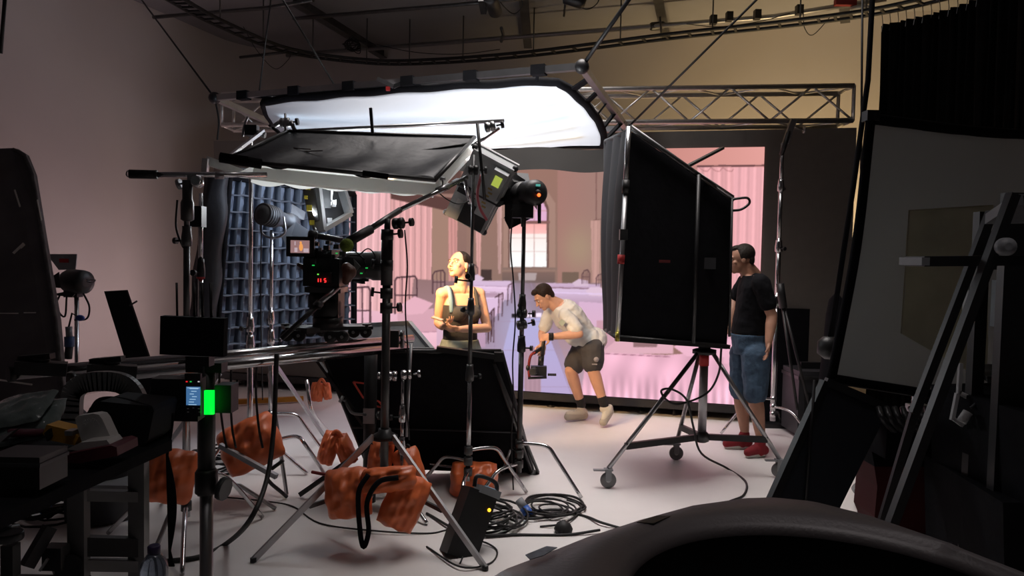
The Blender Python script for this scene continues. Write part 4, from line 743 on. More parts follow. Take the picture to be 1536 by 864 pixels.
# ---------------- floor clutter ----------------
t = thing('power_box', 'black power supply box with small display tilted against the front stand leg', 'power supply', PZ(700, 815, 0))
cpb = P(703, 785, 3.98); Rb = Rxyz(-.25, .42, .3); B().box(cpb, (.17, .14, .36), Rb).build('case', 'black', t); B().box(cpb + Rb @ V3((.03, -.03, .19)), (.12, .12, .04), Rb).build('control_panel', 'grey', t); B().box(cpb + Rb @ V3((.03, -.05, .213)), (.055, .045, .004), Rb).build('display', glow('display_pale', (.16, .22, .28), .9), t); B().ell(cpb + Rb @ V3((.06, -.075, .10)), (.010,) * 3, nu=10, nv=6).build('indicator', glow('indicator_amber', (1, .45, .02), 2.5), t)
B().tube(sm([cpb + Rb @ V3((-.05, -.03, .19)), cpb + Rb @ V3((-.05, -.03, .25)), cpb + Rb @ V3((.06, -.03, .25)), cpb + Rb @ V3((.09, -.03, .19))]), .012, 8).build('handle', 'black', t)
t = thing('blue_connector', 'blue and grey power connector lying by the stand feet', 'connector', PZ(790, 780, 0))
p, q = P(778, 750, 4.55), P(808, 792, 4.45); B().cyl(p, p.lerp(q, .3), .028).build('grey_body', 'grey', t); B().cyl(p.lerp(q, .28), p.lerp(q, .6), .031).build('blue_ring', 'blue', t); B().cyl(p.lerp(q, .58), q, .028).build('black_body', 'rubber', t)
tag(B().lathe(PZ(845, 798, .002), (0, 0, 1), [(.05, 0), (.055, .02), (.04, .05), (.01, .07)]).build('cable_gland', 'rubber'), 'round black rubber plug at the end of a chrome stand leg', 'plug')
def fcable(pts, label, r=.008, m='rubber', z=None): return tag(B().tube(sm([PZ(x, y, (z or r) + (.012 if i % 3 == 1 else 0)) for i, (x, y) in enumerate(pts)], 6), r, 6).build('cable', m), label, 'cable')
fcable([(640, 770), (700, 800), (780, 802), (850, 802), (900, 795)], 'black cable lying straight along the floor in front of the blue connector')
fcable([(770, 775), (800, 778), (850, 770), (875, 758), (860, 745), (820, 742), (790, 752), (800, 765), (840, 765), (880, 775), (900, 783), (930, 792)], 'black cable looping around the chrome stand foot, running right')
fcable([(785, 760), (795, 745), (830, 742), (865, 752), (878, 762), (850, 772), (815, 768), (788, 775)], 'upper black cable loop behind the chrome stand foot', .007)
fcable([(810, 790), (845, 785), (870, 768), (868, 756), (850, 750)], 'black cable arc next to the round rubber plug', .006)
fcable([(640, 820), (690, 850), (735, 845), (745, 825), (720, 812), (700, 825), (690, 845)], 'thin black cable loops at the right foot of the heavy stand', .005)
fcable([(330, 745), (400, 752), (440, 760), (480, 785), (560, 796), (640, 800), (670, 795)], 'long thin cable crossing the floor beneath the double sandbag', .005)
coil('cable_tangle', 'tangle of black cables around the bases of the two middle stands', 'cable', PZ(735, 775, .05), 9, .20, tilt=.25, r=.007)
coil('cable_coil', 'coil of thin cable on the floor right of the two middle stands', 'cable', PZ(825, 762, .03), 5, .17, tilt=.1, r=.006)
coil('cable_tangle', 'tangle of thin cables on the floor at far left under the cart', 'cable', PZ(75, 760, .05), 9, .22, tilt=.3, r=.007)
coil('cable_tangle', 'heap of cables behind the cart, left of the black post', 'cable', PZ(215, 715, .05), 8, .2, tilt=.3, r=.007)
coil('cable_tangle', 'cables bunched around the feet of the stands at left', 'cable', PZ(330, 690, .05), 8, .25, tilt=.3, r=.008)
tag(B().tube(sm([P(415, 530, 3.9), P(413, 590, 3.9), P(410, 650, 3.85), P(400, 720, 3.7), P(375, 780, 3.5), PZ(340, 815, .012), PZ(300, 835, .012), PZ(250, 842, .012)]), .013, 8).build('cable', 'rubber'), 'thick black cable dropping from the camera rail in a long curve to the floor', 'cable')
for k, (x, x2) in enumerate(((330, 338), (347, 352), (385, 392))):
    tag(B().tube(sm([P(x, 545, 4.2), P(x - 1, 590, 4.2), P(x2 - 4, 640, 4.2), P(x2 + 2, 672, 4.2)]), .007, 6).build('cable', 'rubber'), ['leftmost of three black cables hanging behind the camera rail', 'middle one of three black cables hanging behind the camera rail', 'rightmost of three black cables hanging behind the camera rail'][k], 'cable')
# ---------------- steel and wooden bits at left back ----------------
tag(B().bar(PZ(322, 604, .04), PZ(455, 598, .04), .05, .05).build('yellow_bar', mat('yellow_bar', (.55, .25, .02), .55)), 'yellow square bar lying on the floor behind the left stands', 'bar')
t = thing('rail_trestle', 'chrome A-frame trestle leg under the camera rail', 'trestle', PZ(430, 620))
for (x0_, y0_, Y0), (x1_, y1_) in (((412, 545, 5.0), (487, 655)), ((404, 560, 5.0), (430, 742)), ((330, 560, 5.2), (228, 700))): B().bar(P(x0_, y0_, Y0), PZ(x1_, y1_, .012), .014, .03).build('leg', 'steel', t)
B().bar(P(330, 668, 4.6), P(415, 715, 4.5), .03, .03).build('brace', 'steel', t)
tag(B().tube(sm([P(460, 570, 5.4), P(470, 620, 5.4), PZ(505, 660, .012)]), .014, 8).build('post', 'chrome'), 'chrome post leaning behind the small straddling sandbag', 'post')
tag(B().tube(sm([P(414, 660, 5), P(445, 655, 4.9), P(460, 670, 4.8), PZ(490, 715, .013)], 5), .013, 8).build('bent_leg', 'chrome'), 'bent chrome tube on the floor left of the heavy stand', 'tube')
tag(B().tube(sm([P(425, 690, 4.6), P(400, 715, 4.6), PZ(430, 745, .013)], 5), .012, 8).build('bent_leg', 'black'), 'black bent tube on the floor below the single orange sandbag', 'tube')
tag(B().bar(PZ(450, 742, .02), P(560, 665, 4.6), .02, .03).build('stand_leg', 'black'), 'black flat leg slanting left behind the heavy stand', 'leg')
# tall leaning board left
t = thing('scuffed_board', 'tall scuffed black board with rounded corner leaning at the far left', 'board', PZ(30, 745))
pts = [P(x, y, 4.1 + (600 - y) * .0016) for x, y in ((-60, 225), (20, 222), (36, 232), (48, 262), (62, 350), (84, 480), (98, 640), (98, 700), (-60, 720))]
B().prism(pts, (0, .05, 0)).build('panel', 'board', t)
b = B(); 
for l_ in (((20, 224), (37, 232), (49, 262), (63, 350), (84, 480), (96, 610)),): b.tube([P(x, y, 4.085 + (600 - y) * .0016) for x, y in l_], .012, 5)
b.build('torn_edge', mat('torn_edge', (.09, .082, .08), .9, noise=.9, scale=14), t)
b = B()
for (x0_, y0_), (x1_, y1_), w_ in (((20, 380), (36, 365), .014), ((36, 366), (30, 372), .02), ((0, 470), (28, 470), .006), ((36, 469), (54, 469), .006), ((0, 570), (48, 577), .008), ((22, 285), (30, 310), .01), ((56, 300), (62, 330), .012)): B().bar(P(x0_, y0_, 4.07 + (600 - y0_) * .0016), P(x1_, y1_, 4.07 + (600 - y1_) * .0016), .006, w_).build('scuff_mark', 'scuff', t)
t = thing('leaning_plank', 'matte black plank leaning against the left wall', 'plank', PZ(205, 600)); B().prism([P(156, 437, 6.6), P(189, 435, 6.6), P(248, 610, 6.1), P(210, 612, 6.1)], (0, .03, 0)).build('board', 'matte', t); B().cyl(P(195, 458, 6.5), P(205, 452, 6.4), .008).build('peg', 'black', t)
# small left stand with lamp
sx, sy = vx(115, 480, 4.9); t = thing('light_stand', 'thin stand at far left carrying the small barn-door lamp', 'light stand', (sx, sy, 0)); B().cyl((sx, sy, .0), (sx, sy, P(115, 440, 4.9).z), .014).build('column', 'chrome', t)
for a in (.3, 2.4, 4.5): B().cyl((sx, sy, .55), (sx + .5 * math.cos(a), sy + .5 * math.sin(a), .01), .010).build('leg', 'chrome', t)
lp = P(112, 422, 4.9); t = thing('barn_door_lamp', 'small black lamp with barn doors and yellow indicator at far left', 'spotlight', lp); d = V3((-1, .3, .05)).normalized()
B().lathe(lp - d * .10, d, [(.03, 0), (.075, .01), (.08, .04), (.08, .14), (.06, .18)], 22).build('housing', 'black', t); B().ell(lp + V3((.06, -.075, -.01)), (.011,) * 3, nu=10, nv=6).build('indicator', glow('indicator_yellow', (1, .5, .05), 2.), t); B().ell(lp + V3((.055, -.06, .045)), (.02, .01, .012), nu=10, nv=6).build('teal_lens', mat('teal_lens', (.03, .12, .12), .2), t)
for ps in (((70, 381), (115, 381), (113, 404), (88, 405)), ((61, 426), (88, 408), (90, 432), (63, 430)), ((75, 442), (100, 437), (112, 441), (108, 446))): B().prism([P(x, y, 4.8) for x, y in ps], (0, .008, 0)).build('barn_door', 'grey' if ps[0][1] < 400 else 'black', t)
B().box(P(96, 391, 4.79), (.06, .004, .025)).build('red_tape', 'red', t); B().tube(sm([P(130, 420, 4.85), P(143, 420, 4.85), P(138, 424, 4.85), P(130, 422, 4.85)]), .004, 6).build('wire_loop', 'steel', t); B().box(P(110, 440, 4.9), (.09, .07, .05)).build('yoke', 'black', t)
wire([P(125, 440, 4.85), P(134, 460, 4.85), P(130, 478, 4.85), P(112, 480, 4.85)], .006, 'black cable loop below the small barn-door lamp')
wire([P(90, 442, 4.85), P(84, 460, 4.85), P(97, 475, 4.85), P(100, 445, 4.85)], .006, 'second smaller cable loop left of the small lamp stand')
t = thing('blue_plug', 'black and blue power plug hanging on the stand at far left', 'connector', P(103, 515, 4.8)); B().cyl(P(103, 490, 4.8), P(104, 505, 4.8), .02).build('grip', 'grey', t); B().cyl(P(104, 505, 4.8), P(104, 520, 4.8), .03).build('collar', mat('dark_blue', (.02, .05, .14), .5), t); B().cyl(P(104, 519, 4.8), P(102, 538, 4.8), .024).build('body', 'rubber', t)
B().ell(P(120, 477, 4.8), (.03, .02, .02)).build('blue_cap', mat('navy', (.01, .03, .2), .5), t); B().tube([P(103, 491, 4.8), P(108, 470, 4.8), P(120, 477, 4.8)], .006, 6).build('lead', 'rubber', t)
B0 = B
# ---------------- camera rail ----------------
t = thing('camera_rail', 'pair of long chrome camera rails crossing the left half', 'camera rail', P(310, 530, 3.9))
ra, rb = PZ(18, 561, 1.05), PZ(618, 508, 1.05); B().cyl(ra, rb, .027, n=16).build('rail', 'chrome', t)
rc, rd = PZ(108, 570, 1.01), PZ(610, 521, 1.01); B().cyl(rc, rd, .027, n=16).build('rail', 'chrome', t)
for p, q in ((ra, rb), (rc, rd)): B().cyl(p - (q - p).normalized() * .015, p + (q - p).normalized() * .01, .034).build('end_cap', 'rubber', t)
for f in (.33, .72): a_ = ra.lerp(rb, f); b__ = rc.lerp(rd, f - .06); B().bar(a_ - V3((0, 0, .03)), b__ - V3((0, 0, .02)), .06, .03).build('sleeper', 'dsteel', t)
KK = 1.62
class B(B0):      # sizes given at small-camera scale, enlarged to the real rig
    def box(s, c, size, R=None): return B0.box(s, c, [a * KK for a in size], R)
    def cyl(s, p, q, r, r2=None, n=12): return B0.tube(s, [p, q], [r * KK, (r if r2 is None else r2) * KK], n)
    def bar(s, p, q, w, h, upv=V3((0, 0, 1))):
        p, q = V3(p), V3(q); a, d, c = axes(q - p, upv); return B0.box(s, (p + q) / 2, (w * KK, (q - p).length, h * KK), Matrix((a, d, c)).transposed())
    def tube(s, pts, r, n=10, cap=True): return B0.tube(s, pts, [x * KK for x in r] if isinstance(r, (list, tuple)) else r * KK, n, cap)
    def ell(s, c, rad, R=None, nu=20, nv=12): return B0.ell(s, c, [x * KK for x in rad], R, nu, nv)
    def cap(s, p, q, r1, r2=None, n=14): B0.tube(s, [p, q], [r1 * KK, (r1 if r2 is None else r2) * KK], n); s.ell(p, (r1,) * 3, nu=n, nv=8); s.ell(q, (r1 if r2 is None else r2,) * 3, nu=n, nv=8); return s
    def lathe(s, c, axis, prof, n=20): return B0.lathe(s, c, axis, [(a * KK, h * KK) for a, h in prof], n)
    def prism(s, pts, off, smooth=False): return B0.prism(s, pts, V3(off) * KK, smooth)
def clamp(p, label):
    t = thing('rail_clamp', label, 'clamp', p); B().box(p, (.12, .05, .035), Rxyz(0, .1, .5)).build('jaw', 'black', t); B().bar(p + V3((-.09, 0, .04)), p + V3((.05, 0, .055)), .025, .015).build('lever', 'black', t); knob(B(), p + V3((0, 0, .01)), (0, 0, 1), .02, .014).build('knob', 'black', t)
clamp(PZ(62, 552, 1.07), 'black clamp on the left end of the rear camera rail'); clamp(PZ(168, 556, 1.06), 'black clamp on the camera rail above the arched handle')
t = bpy.data.objects['rail_stand']; x, y = t.location.x, t.location.y; 
x, y = P(556, 560, 4.72).x, 4.72; t.location = (x, y, 0); B().cyl((x, y, 0), (x, y, 1.0), .026).build('column', 'black', t); z = P(556, 622, 4.72).z; B().box((x + .0, y - .01, z), (.045, .045, .06)).build('clamp', 'steel', t); knob(B(), (x + .02, y - .01, z), (1, -.2, 0), .03, .012).build('knob', 'dsteel', t)
for a in (.5, 2.6, 4.7): B().cyl((x, y, .22), (x + .28 * math.cos(a), y + .28 * math.sin(a), .012), .011).build('leg', 'black', t)
# ---------------- dolly and film camera ----------------
Yc = 4.40; S = Yc / F      # metres per pixel there
def Q(x, y, dy=0): return P(x, y, Yc + dy * KK)
t = thing('camera_dolly', 'small black dolly with twin-wheel bogies on the rails under the film camera', 'camera dolly', Q(490, 500))
def rp(f): return ra.lerp(rb, f)
B().bar(Q(425, 492, -.04), Q(555, 490, .1), .09, .012).build('deck', 'black', t); B().bar(Q(452, 496, -.08), Q(520, 490, .15), .05, .02).build('cross_plate', 'dsteel', t)
for x, y, dy in ((440, 503, -.08), (505, 505, -.10), (475, 496, .08), (540, 498, .10)):
    b = B().box(Q(x, y - 4, dy), (.055, .03, .018)); b.build('bogie', 'black', t)
    for s in (-1, 1): B().lathe(Q(x + s * 9, y, dy) - V3((0, .019, 0)), (0, 1, 0), [(.008, 0), (.022, .003), (.022, .02), (.008, .024)], 16).build('wheel', 'rubber', t); B().cyl(Q(x + s * 9, y, dy) - V3((0, .026, 0)), Q(x + s * 9, y, dy) + V3((0, .023, 0)), .006).build('axle', 'steel', t)
for x in (428, 446, 500, 550): b = B(); b.cyl(Q(x, 492, -.03), Q(x, 487, -.03), .006); b.cyl(Q(x, 488, -.03), Q(x, 485.5, -.03), .016); b.build('lock_knob', 'black', t)
t = thing('tripod_head', 'black fluid head with slanting pan handle under the film camera', 'tripod head', Q(490, 488))
B().cyl(Q(492, 490), Q(492, 476), .055, n=20).build('base', 'black', t); B().lathe(Q(490, 478), (0, 0, 1), [(.045, 0), (.055, .02), (.055, .06), (.045, .075)], 20).build('bowl', 'black', t)
B().lathe(Q(466, 452, .02), (1, 0, 0), [(.03, 0), (.055, .008), (.06, .03), (.06, .09), (.05, .10)], 22).build('tilt_drum', 'black', t); B().box(Q(502, 455, .02), (.05, .10, .13)).build('side_plate', 'dgrey', t); B().box(Q(490, 434), (.13, .12, .02)).build('camera_plate', 'dsteel', t)
B().cyl(Q(508, 430, -.06), Q(478, 456, -.12), .010).build('pan_handle', 'steel', t); B().cyl(Q(480, 454, -.12), Q(475, 460, -.13), .016).build('handle_grip', 'dgrey', t); B().cyl(Q(475, 460, -.13), Q(422, 508, -.16), .009).build('pan_handle', 'black', t)
t = thing('film_camera', 'film camera rig with monitor, wooden grips and red number display', 'camera', Q(492, 432))
B().box(Q(490, 408), (.13, .16, .10)).build('body', 'black', t); B().box(Q(484, 385, .02), (.10, .14, .05)).build('top_module', 'black', t); B().box(Q(482, 416, -.09), (.075, .03, .035)).build('display_box', 'black', t)
def digits(b, txt, o_, h, wd_):
    seg = {'1': [((1, 0), (1, 2))], '5': [((0, 0), (1, 0)), ((1, 0), (1, 1)), ((1, 1), (0, 1)), ((0, 1), (0, 2)), ((0, 2), (1, 2))]}
    for i, ch in enumerate(txt):
        if ch == ' ': continue
        for (x0_, y0_), (x1_, y1_) in seg[ch]: b.bar(o_ + V3((i * wd_ * 1.6 + x0_ * wd_, 0, y0_ * h / 2)), o_ + V3((i * wd_ * 1.6 + x1_ * wd_, 0, y1_ * h / 2)), .0028, .0028)
b = B(); digits(b, '11 5', Q(475, 423, -.112), .020, .009); b.build('red_digits', glow('digit_red', (1, .03, .03), 1.6), t)
B().box(Q(477, 411.5, -.107), (.005, .002, .004)).build('status_light', glow('status_green', (.2, .9, .1), 1.2), t); b = B(); 
for x, y in ((505, 380), (470, 398), (542, 410), (550, 402)): b.box(Q(x, y, -.10), (.008, .004, .004))
b.build('green_light', glow('status_green2', (.02, .45, .08), 1.), t)
# monitor
mon = B().box(Q(451, 370, -.06), (.098, .018, .072), Rxyz(0, 0, .08)).build('monitor', 'black', t); mp = Q(450, 370, -.072)
B().box(mp, (.066, .001, .045), Rxyz(0, 0, .08)).build('monitor_picture', glow('mini_pic', (.30, .17, .17), 1.), mon)
b = B(); b.ell(mp + V3((.007, -.004, -.003)), (.007, .0015, .014), nu=10, nv=6); b.ell(mp + V3((.005, -.004, .023)), (.004, .0015, .005), nu=10, nv=6); b.build('picture_figure', glow('mini_fig', (.85, .35, .10), 1.), mon)
b = B(); b.box(mp + V3((-.032, -.0025, -.019)), (.022, .001, .016)); b.box(mp + V3((.036, -.0025, -.021)), (.018, .001, .014)); b.box(mp + V3((-.036, -.0025, .019)), (.014, .001, .014)); b.build('picture_beds', glow('mini_bed', (.50, .38, .42), 1.), mon)
B().tube(sm([Q(468, 388, -.05), Q(469, 395, -.05), Q(474, 402, -.04)]), .003, 6).build('monitor_cable', 'rubber', t)
B().cyl(Q(466, 352, -.04), Q(514, 361, .02), .011).build('handle_tube', 'dgrey', t); B().lathe(Q(462, 351, -.05), (1, .4, -.15), [(.01, 0), (.016, .004), (.016, .03), (.01, .034)], 14).build('handle_cap', 'dgrey', t)
b = B(); 
for x, y, s in ((475, 366, .016), (478, 376, .02), (492, 364, .014), (505, 370, .018), (514, 381, .02), (470, 392, .018), (490, 372, .02), (500, 385, .016)): b.box(Q(x, y, random.uniform(-.09, -.02)), (s, .02, s * .9))
stuff(b.build('connectors', 'dgrey', t)); b = B()
for x, y, s in ((474, 363, .006), (480, 374, .012), (497, 366, .008), (511, 384, .006)): b.box(Q(x, y, -.10), (s, .004, s))
b.build('port_plate', 'steel', t)
B().lathe(Q(515, 398, .0), (.9, .42, 0), [(.03, -.02), (.045, 0), (.05, .02), (.05, .10), (.055, .11), (.055, .14)], 24).build('lens', 'black', t)
B().box(Q(539, 404, .08), (.012, .13, .105), Rxyz(0, 0, .45)).build('matte_box_flag', 'black', t); B().box(Q(541, 404, .06), (.06, .02, .09)).build('matte_box', 'dgrey', t); B().prism([Q(530, 388, -.06), Q(541, 400, -.06), Q(537, 403, -.06), Q(526, 423, -.06), Q(532, 402, -.06)], (0, .004, 0)).build('support_blade', 'grey', t)
B().chain([Q(448, 397, -.05), Q(457, 402, -.05), Q(462, 410, -.05), Q(459, 424, -.05)], [.007, .011, .013, .009]).build('left_grip', 'wood', t, vox=.003); B().cyl(Q(460, 401, -.04), Q(478, 402, -.03), .009).build('grip_arm', 'black', t)
B().chain([Q(520, 402, -.10), Q(524, 408, -.10), Q(521, 417, -.10), Q(519, 422, -.10)], [.02, .026, .018, .013]).build('right_grip', 'wood', t, vox=.003)
for pts in (((536, 385), (552, 373), (563, 385), (556, 399), (546, 402)), ((500, 372), (515, 366), (530, 375), (548, 390)), ((525, 383), (540, 384), (548, 396), (548, 410))): B().tube(sm([Q(x, y, -.03) for x, y in pts]), .0025, 6).build('cable', 'rubber', t)
B = B0
# ---------------- black post with monitor and battery ----------------
x, y = vx(310, 640, 2.28); t = thing('monitor_post', 'thick black post with strap at left, carrying the monitor', 'light stand', (x, y, 0)); B().cyl((x, y, 0), (x, y, P(310, 722, 2.28).z), .020).build('lower_tube', 'steel', t); B().cyl((x, y, P(310, 722, 2.28).z), (x, y, P(310, 545, 2.28).z), .026).build('upper_tube', 'black', t)
z = P(310, 722, 2.28).z; B().lathe((x, y, z - .04), (0, 0, 1), [(.026, 0), (.034, .006), (.034, .07), (.028, .08)], 16).build('collar', 'black', t); b = B(); knob(b, (x, y, z - .01), (1, -.2, -.15), .05, .024); b.build('knob', 'dgrey', t); B().box((x, y, P(310, 550, 2.28).z), (.11, .05, .03)).build('top_plate', 'black', t)
for a in (1.3, 3.4, 5.5): B().cyl((x, y, .30), (x + .42 * math.cos(a), y + .42 * math.sin(a), .012), .012).build('leg', 'dsteel', t)
t = thing('field_monitor', 'black monitor seen from behind with four antennas, at the left of the rail', 'monitor', P(291, 533, 2.15))
B().box(P(291, 504, 2.15), (.185, .03, .112), Rxyz(0, RO, 0)).build('case', 'matte', t)
for x0_, y0_, r_ in ((265, 424, .0035), (291, 424, .004), (303, 424, .0045), (316, 424, .0045)): B().cyl(P(x0_ + 1, 478, 2.16), P(x0_, y0_, 2.16), r_, n=8).build('antenna', 'black', t)
B().box(P(300, 541, 2.2), (.07, .04, .03)).build('mount', 'black', t)
t = thing('battery_unit', 'black battery unit with lit blue display and green glowing lamp on the post', 'battery', P(275, 628, 2.15))
bp_ = P(268, 597, 2.2); B().box(bp_, (.135, .07, .125), Rxyz(0, RO, .1)).build('case', 'black', t); B().ell(P(240, 596, 2.2), (.03, .035, .06)).build('side_bulge', 'black', t); B().box(P(290, 592, 2.155), (.046, .012, .125)).build('front_plate', 'black', t)
B().box(P(290, 594, 2.147), (.041, .002, .054)).build('display', glow('display_blue', (.05, .14, .30), 1.), t)
b = B()
for k in range(7): b.box(P(290 + random.uniform(-3, 3), 583 + k * 4, 2.145), (random.uniform(.01, .028), .001, .0018))
b.build('display_text', glow('display_text', (.35, .55, .75), 1.), t); B().box(P(290, 582, 2.145), (.036, .001, .0016)).build('display_line', MC['display_text'], t)
for nm, x0_, y0_, cc in (('red_light', 280, 572.5, (.9, .02, .03)), ('green_light', 286, 572.5, (.02, .5, .08)), ('white_light', 298, 572.5, (.5, .5, .5))): B().box(P(x0_, y0_, 2.145), (.005, .001, .003)).build(nm, glow('lamp_' + nm, cc, 1.), t)
b = B()
for x0_, y0_ in ((282, 613), (290, 612), (298, 613), (282, 618), (299, 618)): b.box(P(x0_, y0_, 2.145), (.005, .001, .0025))
b.build('button', 'lgrey', t)
B().box(P(340, 596, 2.25), (.05, .06, .085)).build('lamp_block', 'black', t); gp_ = P(312.5, 605, 2.19)
B().grid(lambda u, v: P(306 + 14 * u, 586 + 36 * v, 2.2 - .025 * math.sin(PI * u)), 8, 8, (0, .01, 0)).build('green_lamp', glow('green_glow', (.0, .85, .04), 1.3), t)
tag(B().grid(lambda u, v: P(247 + 14 * u * (.25 + .75 * abs(math.cos(v * PI * 1.6 + .2))) + 6 * v, 620 + 230 * v, 2.12 + .02 * math.sin(v * 9)), 4, 40, (0, .003, 0)).build('hanging_strap', 'matte'), 'long twisted black strap hanging beside the post at left', 'strap')
# ---------------- cart at left with things on it ----------------
zt = 1.06; A_, B_, C_ = PZ(258, 660, zt), PZ(0, 772, zt), PZ(-60, 640, zt)
t = thing('black_cart', 'black cart with grey steel legs and rungs at lower left', 'cart', PZ(150, 900, 0))
B().prism([A_, B_, PZ(-120, 800, zt), PZ(-110, 665, zt), PZ(238, 640, zt)], (0, 0, -.03)).build('table_top', 'matte', t)
lg = mat('cart_leg', (.22, .22, .22), .45, .5)
def leg(x, y, Y, w_=.045): p = P(x, y, Y); B().box((p.x, p.y, (zt - .05) / 2), (w_, .03, zt - .05)).build('leg', lg, t); return p
l1 = leg(118, 760, 1.95); l2 = leg(208, 760, 2.05); B().box((l1.x - .03, l1.y + .04, .5), (.02, .02, 1.0)).build('leg', 'black', t)
for yy, h in ((742, .028), (818, .05), (846, .03)): B().bar(V3((l1.x, l1.y, P(118, yy, 1.95).z)), V3((l2.x, l2.y, P(208, yy + 2, 2.05).z)), .03, h).build('rung', lg if yy != 818 else 'black', t)
zt_ = zt + .001
def on(x, y): return PZ(x, y, zt_)
# arched handle
t = thing('arched_handle', 'dark grey arched tube frame standing behind the cart top', 'frame', PZ(160, 640, zt)); pa = [(108, 650), (108, 600), (115, 582), (135, 573), (170, 572), (192, 580), (205, 600), (212, 640)]
p_ = sm([P(x, y, 2.25) for x, y in pa], 5); b = B()
for a_, b__ in zip(p_[:-1], p_[1:]): b.bar(a_ - (b__ - a_) * .15, b__ + (b__ - a_) * .15, .06, .022, upv=V3((0, 1, 0)))
b.build('tube', mat('dark_tube', (.22, .22, .22), .4, .3), t)
b = B(); b.tube(sm([P(x + 20, y + 14, 2.3) for x, y in ((82, 640), (84, 590), (92, 576), (106, 570))], 5), .012, 8); b.build('inner_tube', MC['dark_tube'], t)
t = thing('black_bag', 'black shoulder bag on the right end of the cart top', 'bag', on(185, 655)); bc = P(182, 636, 2.1)
B().prism([P(x, y, 2.0) for x, y in ((130, 665), (126, 634), (134, 612), (150, 602), (190, 606), (228, 609), (231, 616), (222, 660), (210, 672))], (0, .14, 0)).build('body', mat('bag_black', (.004, .004, .005), .9), t); B().tube(sm([P(134, 620, 2.0), P(150, 600, 2.06), P(185, 600, 2.06), P(226, 612, 2.0)]), .007, 6).build('handle', 'matte', t)
t = thing('white_fan', 'white rounded plastic unit leaning on a red base on the cart', 'fan', on(140, 690)); 
B().prism([P(x, y, 1.85) for x, y in ((113, 630), (113, 627), (116, 624), (140, 620.5), (148, 622), (153, 628), (166, 656), (164, 663), (124, 668))], (.005, .03, 0)).build('head', mat('dull_white', (.55, .54, .52), .5), t)
B().prism([P(x, y, 1.80) for x, y in ((100, 674), (120, 664), (160, 660), (166, 668), (140, 679))], (0, .06, 0)).build('foot', MC['dull_white'], t); B().prism([P(x, y, 1.78) for x, y in ((100, 681), (166, 668), (175, 671), (176, 684), (120, 695), (98, 694))], (0, .1, 0)).build('red_base', mat('dull_crimson', (.09, .012, .02), .6), t)
b = B()
for k in range(13): a = PI * (.05 + .9 * k / 12); c_ = P(136, 640, 1.845); b.bar(c_ + V3((math.cos(a) * .012, 0, math.sin(a) * .012)), c_ + V3((math.cos(a) * .022, 0, math.sin(a) * .022)), .002, .002)
b.build('grille', 'lgrey', t)
t = thing('tape_tool', 'yellow and black tape tool on the cart top', 'tool', on(90, 675)); B().prism([P(x, y, 1.85) for x, y in ((64, 650), (70, 637), (108, 646), (118, 655), (112, 668), (72, 660))], (0, .05, 0)).build('body', 'yellow', t); B().prism([P(x, y, 1.84) for x, y in ((66, 650), (74, 643), (76, 655), (70, 662))], (0, .05, 0)).build('black_nose', 'rubber', t); B().box(P(108, 648, 1.85), (.02, .03, .012)).build('clip', 'steel', t)
t = thing('clear_bags', 'stack of crinkled clear plastic bags on the left end of the cart', 'plastic bag', on(40, 650))
for k, (x, y, s) in enumerate(((30, 615, 1), (50, 628, .9), (28, 640, 1))): pillow(B(), P(x, y, 1.98), .17 * s, .14, .035, Rxyz(.5, -.2, .2 * k), 70 + k).build('bag', mat('clear_film', (.16, .20, .19), .12, bump=1, bscale=18, noise=.5, scale=9), t)
t = thing('tape_roll', 'dull pink tape roll lying on the cart behind the yellow tool', 'tape', on(36, 655)); B().lathe(P(38, 655, 1.9), (0, .2, 1), [(.035, 0), (.04, .003), (.04, .018), (.035, .02)], 24).build('roll', mat('dull_pink', (.13, .03, .05), .6), t); B().lathe(P(38, 655, 1.9), (0, .2, 1), [(.018, -.001), (.02, 0), (.02, .02), (.018, .0215)], 18).build('core', 'dgrey', t)
tag(B().prism([P(x, y, 1.8) for x, y in ((0, 654), (22, 645), (0, 664), (-10, 664))], (0, .02, 0)).build('grey_card', 'lgrey'), 'pale grey card edge at far left on the cart', 'card')
t = thing('black_crate', 'black equipment crate on the lower left of the cart top', 'crate', on(30, 730)); B().box(P(42, 700, 1.62), (.115, .1, .07)).build('body', 'black', t); B().box(P(42, 688, 1.62), (.12, .105, .008)).build('lid', 'dgrey', t); B().cyl(P(8, 705, 1.62), P(2, 705, 1.62), .03).build('drum', 'dgrey', t)
wire([P(98, 670, 1.78), P(90, 680, 1.76), P(85, 690, 1.76), P(87, 700, 1.76)], .004, 'short silver wire arc at the left of the cart top', 'steel', 'wire', 'wire')
t = thing('black_drum', 'black round bin with red cable standing behind the cart', 'bin', PZ(155, 785)); B().lathe(PZ(152, 775, .002), (0, 0, 1), [(.17, 0), (.19, .01), (.2, .36), (.21, .38), (.19, .4)], 26).build('body', 'dgrey', t); coil('red_cable', None, None, PZ(152, 775, 0) + V3((0, -.05, .43)), 3, .11, m='dred', tilt=1., parent=t)
t = thing('grey_crate', 'grey plastic crate behind the cart, right of the black bin', 'crate', PZ(190, 725)); B().box(PZ(186, 722, .13), (.28, .2, .25)).build('body', 'dgrey', t); B().box(PZ(186, 722, .26), (.3, .22, .02)).build('rim', 'grey', t)
t = thing('water_bottle', 'clear plastic water bottle with dark violet cap at lower left edge', 'bottle', P(231, 900, 1.75)); pb = P(231, 905, 1.75)
B().lathe(pb, (0, 0, 1), [(.030, 0), (.032, .02), (.032, .085), (.03, .10), (.018, .118), (.012, .124)], 20).build('body', mat('bottle_plastic', (.30, .36, .45), .08, trans=.85, noise=.02), t); B().lathe(pb + V3((0, 0, .122)), (0, 0, 1), [(.012, 0), (.0145, .003), (.0145, .018), (.012, .021)], 16).build('cap', mat('violet_cap', (.03, .018, .07), .5), t)
